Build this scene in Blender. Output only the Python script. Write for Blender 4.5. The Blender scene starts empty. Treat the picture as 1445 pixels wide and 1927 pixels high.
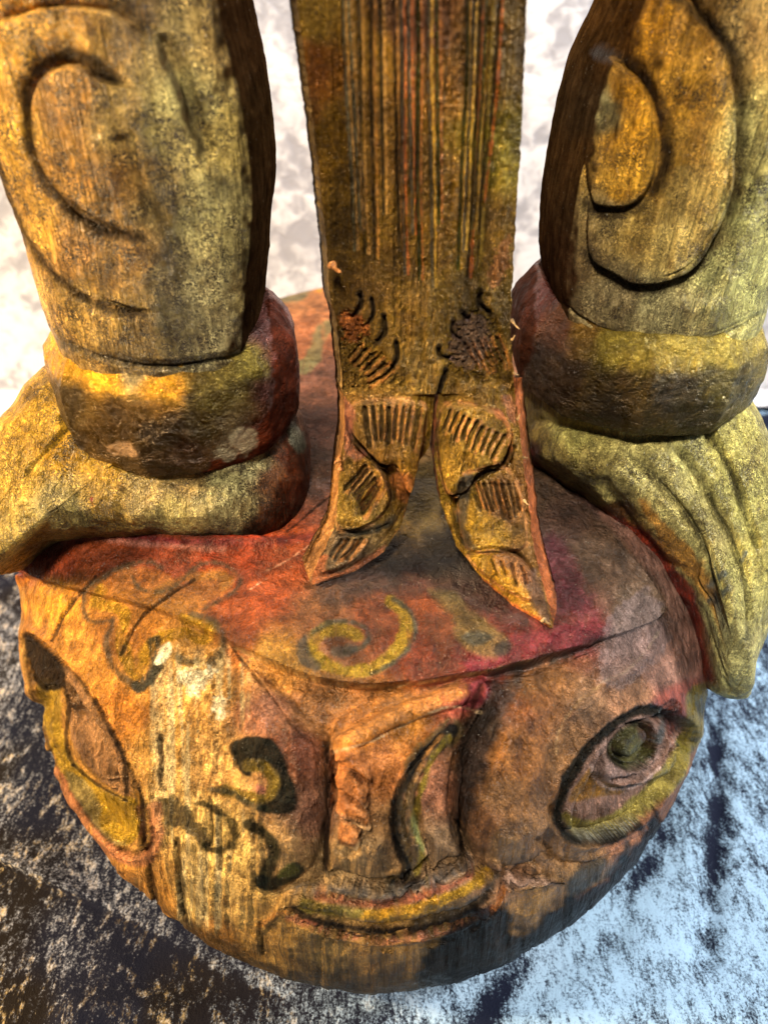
import bpy, math
import numpy as np

# ---------------------------------------------------------------- camera, world, lamps, exposure
S = 0.30                      # metres per working unit (camera height = 1 unit)
TH = math.radians(38.0)       # camera looks down by this much
F = 1418.0                    # focal length in pixels of the 1445 x 1927 photograph
scene = bpy.context.scene
cam_data = bpy.data.cameras.new('camera')
cam = bpy.data.objects.new('camera', cam_data)
scene.collection.objects.link(cam)
cam.location = (0, 0, S)
cam.rotation_euler = (math.radians(90) - TH, 0, 0)
cam_data.sensor_fit = 'HORIZONTAL'
cam_data.sensor_width = 36.0
cam_data.lens = F / 1445.0 * 36.0
cam_data.clip_start = 0.005
cam_data.clip_end = 50
cam_data.dof.use_dof = True
cam_data.dof.focus_distance = 0.80 * S
cam_data.dof.aperture_fstop = 14.0
scene.camera = cam

world = bpy.data.worlds.new('World'); scene.world = world; world.use_nodes = True
wb = world.node_tree.nodes['Background']
wb.inputs[0].default_value = (0.80, 0.88, 1.0, 1); wb.inputs[1].default_value = 0.07

def lamp(name, loc, target, size, power, col, sy=None):
    d = bpy.data.lights.new(name, 'AREA'); d.energy = power; d.color = col
    d.size = size
    if sy: d.shape = 'RECTANGLE'; d.size_y = sy
    o = bpy.data.objects.new(name, d); scene.collection.objects.link(o)
    from mathutils import Vector
    o.location = Vector(loc); v = Vector(target) - Vector(loc)
    o.rotation_euler = v.to_track_quat('-Z', 'Y').to_euler()
    return o
TG = (0, 0.22, 0.10)
lamp('warm_lamp', (-0.85, 0.10, 0.50), TG, 0.09, 25.0, (1.0, 0.75, 0.42))
lamp('window_lamp', (0.95, 0.24, 0.62), TG, 0.16, 18.5, (1.0, 0.985, 0.94))
lamp('front_fill_lamp', (-0.12, -0.30, 0.95), TG, 0.12, 15.5, (1.0, 0.94, 0.84))  # unseen fill added in front and above to brighten the front faces
lamp('backdrop_fill_lamp', (0.10, 0.45, 0.75), (0.05, 0.80, 0.12), 0.35, 7.0, (0.97, 0.98, 1.0))  # unseen lamp added to brighten the backdrop alone
scene.view_settings.view_transform = 'Standard'
scene.view_settings.look = 'None'
scene.view_settings.exposure = 0.0
scene.view_settings.gamma = 1.0

# ---------------------------------------------------------------- maths helpers
FWD = np.array([0, math.cos(TH), -math.sin(TH)]); UP = np.array([0, math.sin(TH), math.cos(TH)])
def proj(P):
    x, y, z = P[..., 0], P[..., 1], P[..., 2]
    d = y * math.cos(TH) + (1 - z) * math.sin(TH); v = (z - 1) * math.cos(TH) + y * math.sin(TH)
    d = np.maximum(d, 1e-3)
    return np.stack([722.5 + F * x / d, 963.5 - F * v / d], -1)
def unproj(u, v, d):
    u, v, d = np.broadcast_arrays(np.asarray(u, float), np.asarray(v, float), np.asarray(d, float))
    P = np.zeros(u.shape + (3,)); P[..., 2] = 1
    P[..., 0] = (u - 722.5) * d / F
    return P + d[..., None] * FWD + (-(v - 963.5) * d / F)[..., None] * UP
def depth_at_dist(v, Y):                       # depth of the ray of row v where it meets the plane y = Y
    k = math.cos(TH) + math.sin(TH) * (-(np.asarray(v, float) - 963.5) / F)
    return Y / k
def on_ground(u, v, z=0.0):
    v = np.asarray(v, float)
    k = math.sin(TH) + math.cos(TH) * (v - 963.5) / F
    return unproj(u, v, (1 - z) / k)
def sstep(a, b, x):
    t = np.clip((x - a) / (b - a), 0, 1); return t * t * (3 - 2 * t)
def _h(ix, iy, iz, seed):
    n = (ix * 374761393 + iy * 668265263 + iz * 2147483647 + seed * 1274126177) & 0xffffffff
    n = ((n ^ (n >> 13)) * 1274126177) & 0xffffffff
    n = ((n ^ (n >> 16)) * 2246822519) & 0xffffffff
    return ((n ^ (n >> 15)) & 0xffffff) / float(0xffffff)
def vnoise(P, sc, seed=0):
    Q = P * np.asarray(sc, float); I = np.floor(Q).astype(np.int64); f = Q - I; f = f * f * (3 - 2 * f)
    r = 0
    if P.shape[-1] == 2:
        for a in (0, 1):
            for b in (0, 1):
                w = (f[..., 0] if a else 1 - f[..., 0]) * (f[..., 1] if b else 1 - f[..., 1])
                r = r + w * _h(I[..., 0] + a, I[..., 1] + b, I[..., 1] * 0, seed)
        return r * 2 - 1
    for a in (0, 1):
        for b in (0, 1):
            for c in (0, 1):
                w = (f[..., 0] if a else 1 - f[..., 0]) * (f[..., 1] if b else 1 - f[..., 1]) * (f[..., 2] if c else 1 - f[..., 2])
                r = r + w * _h(I[..., 0] + a, I[..., 1] + b, I[..., 2] + c, seed)
    return r * 2 - 1
def fbm(P, sc, octv=3, seed=0):
    r = 0; a = 1.0; t = 0
    for o in range(octv):
        r = r + a * vnoise(P, np.asarray(sc, float) * 2 ** o, seed + o * 17); t += a; a *= 0.5
    return r / t
def smooth(pts, closed=False, n=4):
    p = np.array(pts, float)
    if len(p) < 3: return p
    q = np.vstack([p[-1:], p, p[:2]]) if closed else np.vstack([2 * p[0] - p[1], p, 2 * p[-1] - p[-2]])
    out = []
    m = len(p) if closed else len(p) - 1
    for i in range(m):
        a, b, c, d = q[i], q[i + 1], q[i + 2], q[i + 3]
        for t in np.linspace(0, 1, n, endpoint=False):
            out.append(0.5 * (2 * b + (c - a) * t + (2 * a - 5 * b + 4 * c - d) * t * t + (3 * b - a - 3 * c + d) * t ** 3))
    if not closed: out.append(p[-1])
    return np.array(out)
def pdist(U, pts, pad, closed=False, sm=True):
    """distance of every point to the polyline (big outside the padded box), signed side and run along it 0..1"""
    p = smooth(pts, closed) if sm else np.array(pts, float)
    if closed: p = np.vstack([p, p[:1]])
    D = np.full(U.shape[:-1], 1e4); Sd = np.zeros(U.shape[:-1]); T = np.zeros(U.shape[:-1])
    lo = p.min(0) - pad; hi = p.max(0) + pad
    m = (U[..., 0] > lo[0]) & (U[..., 0] < hi[0]) & (U[..., 1] > lo[1]) & (U[..., 1] < hi[1])
    if not m.any(): return D, Sd, T
    q = U[m]; qx = q[:, 0].astype(np.float32); qy = q[:, 1].astype(np.float32); best = np.full(len(q), 1e9, np.float32); side = np.zeros(len(q)); run = np.zeros(len(q)); want = True
    seg = np.diff(p, axis=0).astype(np.float32); L = np.sqrt((seg ** 2).sum(1)); cum = np.concatenate([[0], np.cumsum(L)]); tot = cum[-1] + 1e-9
    for i in range(len(seg)):
        if L[i] < 1e-9: continue
        sx, sy = seg[i]; rx = qx - np.float32(p[i, 0]); ry = qy - np.float32(p[i, 1])
        t = np.clip((rx * sx + ry * sy) / L[i] ** 2, 0, 1); ex = rx - t * sx; ey = ry - t * sy
        d2 = ex * ex + ey * ey; k = np.nonzero(d2 < best)[0]
        best[k] = d2[k]; run[k] = (cum[i] + t[k] * L[i]) / tot
        if want: side[k] = np.sign(sx * ry[k] - sy * rx[k])
    D[m] = np.sqrt(best); Sd[m] = side; T[m] = run
    return D, Sd, T
def sdf(U, pts, pad=60, sm=True):
    """signed distance to a closed outline: negative inside"""
    p = smooth(pts, True) if sm else np.array(pts, float)
    D, _, _ = pdist(U, p, pad, True, False)
    lo = p.min(0); hi = p.max(0); ins = np.zeros(U.shape[:-1], bool)
    m = (U[..., 0] > lo[0]) & (U[..., 0] < hi[0]) & (U[..., 1] > lo[1]) & (U[..., 1] < hi[1])
    if m.any():
        q = U[m]; c = np.zeros(len(q), bool)
        x0, y0 = p[:, 0], p[:, 1]; x1, y1 = np.roll(x0, -1), np.roll(y0, -1)
        for i in range(len(p)):
            if y0[i] == y1[i]: continue
            k = (y0[i] > q[:, 1]) != (y1[i] > q[:, 1])
            c ^= k & (q[:, 0] < (x1[i] - x0[i]) * (q[:, 1] - y0[i]) / (y1[i] - y0[i]) + x0[i])
        ins[m] = c
    return np.where(ins, -D, D)
def lin(h):
    h = h.lstrip('#'); c = np.array([int(h[i:i + 2], 16) for i in (0, 2, 4)]) / 255.0
    return np.where(c <= 0.04045, c / 12.92, ((c + 0.055) / 1.055) ** 2.4)
def field(U, ctrl, sig):
    """paint patches: each control point spreads its colour over its neighbourhood"""
    shp = U.shape[:-1]; q = U.reshape(-1, 2); num = np.zeros((len(q), 3)); den = np.full(len(q), 1e-12)
    for x, y, h in ctrl:
        w = 1.0 / ((((q[:, 0] - x) ** 2 + (q[:, 1] - y) ** 2) / sig ** 2) ** 2.2 + 0.015)
        num += w[:, None] * lin(h); den += w
    r = num / den[:, None]; L = r @ np.array([.3, .6, .1]); r = np.clip(L[:, None] + (r - L[:, None]) * 1.03, .002, 1)
    return r.reshape(shp + (3,))
def worley(U, cell, seed=0):
    """squared distance to the nearest jittered cell centre: shallow gouge marks with ridges between them"""
    Q = U / np.asarray(cell, float); I = np.floor(Q).astype(np.int64); best = np.full(U.shape[:-1], 9.0)
    for dx in (-1, 0, 1):
        for dy in (-1, 0, 1):
            cx_ = I[..., 0] + dx; cy_ = I[..., 1] + dy
            px = cx_ + .15 + .7 * _h(cx_, cy_, 0, seed); py = cy_ + .15 + .7 * _h(cy_, cx_, 7, seed + 3)
            best = np.minimum(best, (Q[..., 0] - px) ** 2 + (Q[..., 1] - py) ** 2)
    return np.clip(best, 0, .8)

class Carve:
    """height and paint built up on one surface"""
    def __init__(s, P, N, seed=0):
        s.P0, s.N = P, N; s.seed = seed
    def begin(s, U):
        s.H = np.zeros(U.shape[:-1])
        s.J = np.stack([fbm(U, 1 / 37., 2, s.seed + 5), fbm(U, 1 / 37., 2, s.seed + 9)], -1)
        s.U = U + 3.0 * s.J
    def groove(s, pts, w, h, closed=False, taper=True, sharp=1.0):
        h = min(h, w * .00080)
        D, _, T = pdist(s.U, pts, w * 3 + 4, closed)
        k = np.clip(1 - D / w, 0, 1) ** sharp if sharp != 1 else np.exp(-(D / (w * .55)) ** 2)
        if taper and not closed: k = k * sstep(0, .12, T + .03) * sstep(0, .12, 1 - T + .03)
        s.H -= h * k
    def ridge(s, pts, w, h, taper=True):
        h = min(h, w * .00045)
        D, _, T = pdist(s.U, pts, w + 6)
        k = np.sqrt(np.clip(1 - (D / w) ** 2, 0, 1))
        if taper: k = k * (sstep(0, .15, T + .02) * sstep(0, .15, 1 - T + .02)) ** .5
        s.H += h * k
    def raise_(s, pts, h, bev=4.0, dome=0.0, domew=40.0, sm=True):
        d = sdf(s.U, pts, 80, sm)
        s.H += h * sstep(bev, -bev, d)
        if dome: s.H += dome * np.sqrt(np.clip(1 - (1 - np.clip(-d / domew, 0, 1)) ** 2, 0, 1))
        return d
    def moat(s, pts, h, inner=3.0, outer=40.0, sm=True):
        """cut away round an outline: steep at the outline, easing out"""
        d = sdf(s.U, pts, outer * 3, sm)
        s.H -= h * sstep(-inner, inner, d) * np.exp(-np.clip(d, 0, None) / outer)
        return d
def normals(P, wrap):
    if wrap: du = np.roll(P, -1, 1) - np.roll(P, 1, 1)
    else: du = np.gradient(P, axis=1)
    dv = np.gradient(P, axis=0)
    n = np.cross(du, dv); L = np.linalg.norm(n, axis=-1, keepdims=True)
    return n / np.maximum(L, 1e-12)
def paint(C, m, col, k=1.0):
    c = lin(col) if isinstance(col, str) else col
    w = (np.clip(m, 0, 1) * k)[..., None]
    C[:] = C * (1 - w) + c * w
def _lay(C, A, U, D, half, soft, rag, rs, octv, seed, col, k, gold):
    M = np.zeros(D.shape); q = D < half + soft + rag
    if q.any():
        hv = half * (1 + .45 * fbm(U[q], 1 / 34., 2, seed + 2))
        m = sstep(hv + soft, hv - soft, D[q] + rag * fbm(U[q], rs, octv, seed))
        if half > 2.5 and lin(col) @ np.array([.3, .6, .1]) > .02: m = m * (1 - .5 * sstep(.22, .42, fbm(U[q], (1 / 8., 1 / 30.), 3, seed + 6)))      # rubbed off in places
        M[q] = m
        c = lin(col); w = (m * k)[:, None]; C[q] = C[q] * (1 - w) + c * w
        if gold is None and c @ np.array([.3, .6, .1]) < .02: gold = -.75       # near-black strokes lose most specular so they stay dark
        if gold is not None: A[q, 0] = A[q, 0] * (1 - m) + gold * m
    return M
def stroke(C, A, U, pts, w, col, k=1.0, soft=3.0, gold=None, closed=False, rag=3.0, seed=3):
    D, _, T = pdist(U, pts, w + 12, closed)
    return _lay(C, A, U, D, w / 2, soft, rag, 1 / 9., 2, seed, col, k, gold)
def patch(C, A, U, pts, col, k=1.0, soft=6.0, rag=8.0, gold=None, seed=4, sm=True, rs=1 / 16.):
    D = sdf(U, pts, soft + rag + 20, sm)
    return _lay(C, A, U, D, 0.0, soft, rag, rs, 3, seed, col, k, gold)

# ---------------------------------------------------------------- objects
col = scene.collection
def tag(o, label=None, cat=None, group=None, kind=None):
    if label: o['label'] = label
    if cat: o['category'] = cat
    if group: o['group'] = group
    if kind: o['kind'] = kind
ROOT = (-0.02, 0.86, 0.0)
def mesh_from_grid(name, P, quads, N, C, A, mat, parent, org=(0, 0, 0)):
    """one mesh object from grid vertices and the chosen quads (indices into the flat grid)"""
    flat = P.reshape(-1, 3); used, inv = np.unique(quads.ravel(), return_inverse=True)
    me = bpy.data.meshes.new(name); nq = len(quads)
    me.vertices.add(len(used)); me.vertices.foreach_set('co', ((flat[used] - np.array(org)) * S).astype(np.float32).ravel())
    me.loops.add(nq * 4); me.loops.foreach_set('vertex_index', inv.astype(np.int32).ravel())
    me.polygons.add(nq); me.polygons.foreach_set('loop_start', np.arange(0, nq * 4, 4, dtype=np.int32))
    me.polygons.foreach_set('loop_total', np.full(nq, 4, np.int32))
    me.polygons.foreach_set('use_smooth', np.ones(nq, bool))
    me.update()
    for nm, arr in (('Col', C), ('Aux', A)):
        if arr is None: continue
        at = me.color_attributes.new(nm, 'FLOAT_COLOR', 'POINT')
        a = np.ones((len(used), 4), np.float32); a[:, :3] = arr.reshape(-1, 3)[used]
        at.data.foreach_set('color', a.ravel())
    me.materials.append(mat)
    me.validate()
    if N is not None:
        me.normals_split_custom_set_from_vertices(N.reshape(-1, 3)[used].astype(np.float32))
    o = bpy.data.objects.new(name, me); col.objects.link(o)
    if parent is not None: o.parent = parent
    else: o.location = tuple(np.array(org) * S)
    return o
def grid_quads(nr, nc, wrap, flip=False):
    i = np.arange(nr - 1)[:, None]; j = np.arange(nc if wrap else nc - 1)[None, :]; j2 = (j + 1) % nc
    q = np.stack([i * nc + j, i * nc + j2, (i + 1) * nc + j2, (i + 1) * nc + j], -1).reshape(-1, 4)
    return q[:, ::-1] if flip else q
def emit(name, P, wrap, C, A, mat, parent, labels=None, names=None, org=ROOT, flip=False, sub=None):
    """grid -> object; labels (per vertex) split pieces off as sub-parts of it, sharing the surface's normals"""
    nr, nc = P.shape[:2]; q = grid_quads(nr, nc, wrap, flip); N = normals(P, wrap)
    if flip: N = -N
    if labels is None:
        return mesh_from_grid(name, P, q, N, C, A, mat, parent, org)
    lf = labels.ravel()[q[:, 0]]
    main = mesh_from_grid(name, P, q[lf == 0], N, C, A, mat, parent, org)
    for k, nm in names.items():
        s = q[lf == k]
        if len(s) > 12: mesh_from_grid(nm, P, s, N, C, A, mat, main, org)
    return main

# ---------------------------------------------------------------- materials
def new_mat(name):
    m = bpy.data.materials.new(name); m.use_nodes = True; nt = m.node_tree
    return m, nt, nt.nodes['Principled BSDF']
class NB:
    def __init__(s, nt): s.nt = nt
    def n(s, t, **kw):
        x = s.nt.nodes.new(t)
        for k, v in kw.items(): setattr(x, k, v)
        return x
    def l(s, a, b): s.nt.links.new(a, b)
    def noise(s, vec, sc, det=3, rough=.6, dist=0.0):
        x = s.n('ShaderNodeTexNoise'); x.inputs['Scale'].default_value = sc; x.inputs['Detail'].default_value = det
        x.inputs['Roughness'].default_value = rough; x.inputs['Distortion'].default_value = dist; s.l(vec, x.inputs['Vector']); return x.outputs['Fac']
    def ramp(s, v, a, b, lo=0.0, hi=1.0):
        x = s.n('ShaderNodeMapRange'); x.interpolation_type = 'SMOOTHSTEP'
        for i, q in zip((1, 2, 3, 4), (a, b, lo, hi)): x.inputs[i].default_value = q
        s.l(v, x.inputs[0]); return x.outputs[0]
    def m(s, op, a, b=None, clamp=False):
        x = s.n('ShaderNodeMath', operation=op); x.use_clamp = clamp
        for i, q in enumerate((a, b)):
            if q is None: continue
            if isinstance(q, (int, float)): x.inputs[i].default_value = q
            else: s.l(q, x.inputs[i])
        return x.outputs[0]
    def mix(s, f, a, b, mode='MIX'):
        x = s.n('ShaderNodeMix', data_type='RGBA', blend_type=mode)
        for i, q in ((0, f), (6, a), (7, b)):
            if isinstance(q, (int, float)): x.inputs[i].default_value = q
            elif isinstance(q, tuple): x.inputs[i].default_value = q + (1,)
            else: s.l(q, x.inputs[i])
        return x.outputs[2]
def wood_paint(name, grain=(1, 1, .12), speck=1.0, bump=1.0, worm=1.0):
    """old paint over carved wood. Col = paint colour; Aux r = gold leaf, g = crackle, b = bare wood / grain"""
    m, nt, bs = new_mat(name); b = NB(nt)
    tc = b.n('ShaderNodeTexCoord'); mp = b.n('ShaderNodeMapping'); mp.inputs['Scale'].default_value = (1 / S,) * 3
    b.l(tc.outputs['Object'], mp.inputs[0]); V = mp.outputs[0]
    mg = b.n('ShaderNodeMapping'); mg.inputs['Scale'].default_value = grain; b.l(V, mg.inputs[0]); G = mg.outputs[0]
    at = b.n('ShaderNodeAttribute'); at.attribute_name = 'Col'
    ax = b.n('ShaderNodeAttribute'); ax.attribute_name = 'Aux'; sp = b.n('ShaderNodeSeparateColor'); b.l(ax.outputs['Color'], sp.inputs[0])
    gold, crk, wood = sp.outputs
    c = at.outputs['Color']
    mf = b.n('ShaderNodeMapping'); mf.inputs['Scale'].default_value = tuple(.55 + .45 * g for g in grain); b.l(V, mf.inputs[0]); G2 = mf.outputs[0]
    n1 = b.noise(V, 26, 4); n2 = b.noise(V, 95, 4, .65); n3 = b.noise(G2, 520, 3, .75); ng = b.noise(G, 210, 4, .65, .4)
    nw = b.noise(V, 240, 3, .6, 1.6)
    # uneven coats: broad and fine tone shifts
    t = b.m('MULTIPLY', b.ramp(n1, .32, .68, .60, 1.34), b.ramp(n2, .32, .68, .76, 1.24))
    t = b.m('MULTIPLY', t, b.ramp(n3, .36, .64, .76, 1.24))
    cb = b.n('ShaderNodeCombineColor'); [b.l(t, cb.inputs[i]) for i in range(3)]
    c = b.mix(1.0, c, cb.outputs[0], 'MULTIPLY')
    hb = b.m('MULTIPLY', b.ramp(b.noise(V, 44, 5, .7, .5), .50, .64), b.m('ADD', .30, b.m('MULTIPLY', crk, .25)), True)
    c = b.mix(hb, c, b.mix(1.0, c, (.40, .30, .22), 'MULTIPLY'))
    # rubbed grime, dark brown, in worm-like crackle
    w = b.m('ABSOLUTE', b.m('SUBTRACT', nw, .5)); w = b.ramp(w, .018, .085, 1, 0)
    w = b.m('MULTIPLY', w, b.ramp(n2, .36, .54)); w = b.m('MULTIPLY', w, b.m('MULTIPLY', crk, .95 * worm), True)
    c = b.mix(w, c, (.035, .022, .012))
    blot = b.m('MULTIPLY', b.ramp(b.noise(V, 60, 5, .75), .5, .66), b.m('MULTIPLY', crk, .5 * worm), True)
    c = b.mix(blot, c, b.mix(1.0, c, (.42, .34, .26), 'MULTIPLY'))
    # bare grain
    gl = b.m('MULTIPLY', b.ramp(ng, .50, .64), b.m('MULTIPLY', wood, .75), True)
    c = b.mix(gl, c, b.mix(1.0, c, (.32, .24, .18), 'MULTIPLY'))
    gh = b.m('MULTIPLY', b.ramp(ng, .46, .36), b.m('MULTIPLY', wood, .45), True)
    c = b.mix(gh, c, b.mix(1.0, c, (2.0, 1.9, 1.8), 'MULTIPLY'))
    mL = b.n('ShaderNodeMapping'); mL.inputs['Scale'].default_value = (grain[0], grain[1], grain[2] * .35); b.l(V, mL.inputs[0])
    lg = b.noise(mL.outputs[0], 95, 4, .6, .3); lgm = b.ramp(lg, .34, .60, .62, 1.18)
    cl = b.n('ShaderNodeCombineColor'); [b.l(lgm, cl.inputs[i]) for i in range(3)]
    c = b.mix(.75, c, cl.outputs[0], 'MULTIPLY')
    # pale chips and dust
    vz = b.n('ShaderNodeTexVoronoi'); vz.inputs['Scale'].default_value = 260; b.l(V, vz.inputs['Vector'])
    ch = b.m('MULTIPLY', b.ramp(vz.outputs['Distance'], .20, .10), b.ramp(b.noise(V, 120, 2), .56, .66))
    ch = b.m('MULTIPLY', ch, b.m('ADD', .06 * speck, b.m('MULTIPLY', crk, .5 * speck)), True)
    c = b.mix(ch, c, (.80, .72, .52))
    b.l(c, bs.inputs['Base Color'])
    met = b.m('MULTIPLY', b.m('MAXIMUM', gold, 0.0), .6); b.l(met, bs.inputs['Metallic'])
    r = b.ramp(n2, .3, .7, .28, .50); r = b.m('SUBTRACT', r, b.m('MULTIPLY', gold, .12)); b.l(r, bs.inputs['Roughness'])
    b.l(b.m('MULTIPLY', b.m('ADD', gold, 1.0, True), .24), bs.inputs['Specular IOR Level'])
    h = b.m('ADD', b.m('MULTIPLY', n2, .6), b.m('MULTIPLY', n3, .28))
    h = b.m('SUBTRACT', h, b.m('MULTIPLY', w, .5)); h = b.m('ADD', h, b.m('MULTIPLY', ch, .35))
    h = b.m('SUBTRACT', h, b.m('MULTIPLY', gl, .7)); h = b.m('ADD', h, b.m('MULTIPLY', b.ramp(lg, .34, .6), 1.1)); h = b.m('ADD', h, b.m('MULTIPLY', b.noise(G, 420, 2), .35))
    bp = b.n('ShaderNodeBump'); bp.inputs['Strength'].default_value = .8 * bump; bp.inputs['Distance'].default_value = .0016
    b.l(h, bp.inputs['Height']); b.l(bp.outputs[0], bs.inputs['Normal'])
    return m
M_head = wood_paint('painted_head_wood', (1, 1, .10), .8, 1.0, .75)
M_leg = wood_paint('crackled_leg_paint', (1, 1, .22), 1.0, 1.1, 1.25)
M_ring = wood_paint('gilded_ring_paint', (.3, .3, 1), .35, 1.1, .9)
M_sash = wood_paint('gilded_sash_paint', (1, 1, .10), .55, 1.1, .9)

def velvet(name):
    m, nt, bs = new_mat(name); b = NB(nt)
    tc = b.n('ShaderNodeTexCoord'); mp = b.n('ShaderNodeMapping'); mp.inputs['Scale'].default_value = (1 / S,) * 3
    b.l(tc.outputs['Object'], mp.inputs[0]); V = mp.outputs[0]
    at = b.n('ShaderNodeAttribute'); at.attribute_name = 'Col'
    ax = b.n('ShaderNodeAttribute'); ax.attribute_name = 'Aux'; sp = b.n('ShaderNodeSeparateColor'); b.l(ax.outputs['Color'], sp.inputs[0])
    nap, gld, _ = sp.outputs
    mg = b.n('ShaderNodeMapping'); mg.inputs['Scale'].default_value = (1.25, .55, 1); mg.inputs['Rotation'].default_value = (0, 0, .25); b.l(V, mg.inputs[0])
    n1 = b.noise(mg.outputs[0], 30, 8, .78, .5); n2 = b.noise(mg.outputs[0], 90, 4, .75); n3 = b.noise(V, 330, 2, .8)
    k = b.m('ADD', b.m('ADD', b.m('MULTIPLY', n1, .62), b.m('MULTIPLY', n2, .58)), b.m('MULTIPLY', n3, .55))
    k = b.m('ADD', k, nap)                     # nap sheen painted as tone: combed towards / away
    f = b.ramp(k, .80, 1.10, 0, 1)
    f = b.m('POWER', f, 1.3)
    dk = b.mix(gld, (.006, .008, .018), (.010, .007, .005))
    c = b.mix(f, dk, at.outputs['Color'])
    c = b.mix(b.m('MULTIPLY', b.m('MULTIPLY', b.ramp(n2, .48, .60), b.ramp(n1, .50, .60)), b.m('MULTIPLY', gld, .5)), c, (.62, .42, .17))  # warm gold sheen painted into the pile colour
    b.l(c, bs.inputs['Base Color']); bs.inputs['Roughness'].default_value = .7; bs.inputs['Specular IOR Level'].default_value = .03
    bs.inputs['Sheen Weight'].default_value = .02; bs.inputs['Sheen Roughness'].default_value = .4
    bs.inputs['Sheen Tint'].default_value = (.75, .85, 1, 1)
    bp = b.n('ShaderNodeBump'); bp.inputs['Strength'].default_value = .7; bp.inputs['Distance'].default_value = .0012
    b.l(k, bp.inputs['Height']); b.l(bp.outputs[0], bs.inputs['Normal'])
    return m
M_velvet = velvet('crushed_velvet')
def sheet_mat():
    m, nt, bs = new_mat('pale_backdrop_velvet'); b = NB(nt)
    tc = b.n('ShaderNodeTexCoord'); mp = b.n('ShaderNodeMapping'); mp.inputs['Scale'].default_value = (1 / S,) * 3
    b.l(tc.outputs['Object'], mp.inputs[0]); V = mp.outputs[0]
    n1 = b.noise(V, 9, 3, .55, .8); n2 = b.noise(V, 34, 2, .5, .6)
    k = b.m('ADD', b.m('MULTIPLY', n1, .7), b.m('MULTIPLY', n2, .45))
    at = b.n('ShaderNodeAttribute'); at.attribute_name = 'Col'
    c = b.mix(b.ramp(k, .44, .66), (.22, .215, .24), at.outputs['Color'])
    b.l(c, bs.inputs['Base Color']); bs.inputs['Roughness'].default_value = .55; bs.inputs['Sheen Weight'].default_value = .4
    bp = b.n('ShaderNodeBump'); bp.inputs['Strength'].default_value = .5; bp.inputs['Distance'].default_value = .003
    b.l(k, bp.inputs['Height']); b.l(bp.outputs[0], bs.inputs['Normal'])
    return m
M_sheet = sheet_mat()
def table_mat():
    m, nt, bs = new_mat('dark_table_wood'); b = NB(nt)
    tc = b.n('ShaderNodeTexCoord'); mp = b.n('ShaderNodeMapping'); mp.inputs['Scale'].default_value = (2, 30, 8)
    b.l(tc.outputs['Object'], mp.inputs[0]); n = b.noise(mp.outputs[0], 3, 5)
    b.l(b.mix(n, (.05, .03, .02), (.13, .08, .05)), bs.inputs['Base Color']); bs.inputs['Roughness'].default_value = .4
    return m

# ---------------------------------------------------------------- the statue
root = bpy.data.objects.new('carved_statue', None); col.objects.link(root); root.location = tuple(np.array(ROOT) * S)
tag(root, 'old painted wooden carving of two feet and a sash on a round beast head', 'statue')

# ---- beast head (pedestal)
prof = np.array([(.9174, 0), (.9704, .03), (1.0, .10), (.99, .20), (.943, .30), (.872, .382), (.785, .432), (.65, .455), (.4, .465), (0, .47)])
HX, HY = -.0209, .8877
rows = np.concatenate([np.linspace(0, .6, 8, endpoint=False), np.linspace(.6, 6.4, 400, endpoint=False), np.linspace(6.4, 9, 225)])
from_ = np.concatenate([np.linspace(np.pi * .93, np.pi * 2.07, 880, endpoint=False), np.linspace(np.pi * .07, np.pi * .93, 200, endpoint=False) + 2 * np.pi])
def cr(x, ys):                               # smooth interpolation over integer knots
    x = np.clip(x, 0, len(ys) - 1 - 1e-6); i = np.floor(x).astype(int); t = x - i
    g = lambda k: ys[np.clip(k, 0, len(ys) - 1)]
    a, b_, c_, d_ = g(i - 1), g(i), g(i + 1), g(i + 2)
    return .5 * (2 * b_ + (c_ - a) * t + (2 * a - 5 * b_ + 4 * c_ - d_) * t ** 2 + (3 * b_ - a - 3 * c_ + d_) * t ** 3)
pr = cr(rows, prof[:, 0]); pz = cr(rows, prof[:, 1]); pr[-1] = 0.0005
cth, sth = np.cos(from_), np.sin(from_)
Rn = np.where(cth > 0, 1.9797, 1.7662); ra = np.where(cth > 0, .5072, .5267); rb = np.where(sth > 0, .75, .5608)
Rr = (np.abs(cth / ra) ** Rn + np.abs(sth / rb) ** Rn) ** (-1 / Rn)
SQ = 1 - .085 * np.outer(sstep(3.0, 5.4, rows), sstep(.2, .9, cth) * (sth < .5))
P = np.stack([HX + SQ * np.outer(pr, Rr * cth), HY + np.outer(pr, Rr * sth), np.outer(pz, np.ones_like(from_))], -1)
N = normals(P, True)
CLOTH = [(36, 1075), (60, 1040), (110, 1000), (300, 1000), (560, 1010), (640, 960), (800, 870), (960, 850), (1080, 930), (1180, 1030), (1255, 1150),
         (1130, 1205), (1000, 1243), (900, 1268), (740, 1290), (640, 1288), (560, 1268), (490, 1240), (432, 1214), (300, 1150), (180, 1120), (90, 1095)]
NOSE = [(622, 1400), (660, 1370), (760, 1322), (850, 1290), (905, 1276), (925, 1300), (900, 1345), (868, 1420), (850, 1500), (862, 1570), (872, 1620), (800, 1645), (720, 1668), (650, 1655), (612, 1640), (618, 1560), (628, 1480)]
R_EYE = [(1243, 1332), (1200, 1337), (1150, 1368), (1092, 1428), (1056, 1500), (1053, 1555), (1100, 1584), (1165, 1568), (1235, 1510), (1290, 1430), (1306, 1370)]
R_BALL = [(1245, 1385), (1225, 1355), (1190, 1352), (1150, 1375), (1120, 1420), (1118, 1455), (1150, 1475), (1200, 1465), (1240, 1430)]
R_HOLE = [(1235, 1388), (1215, 1358), (1180, 1365), (1145, 1400), (1150, 1432), (1185, 1450), (1225, 1430)]
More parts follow.
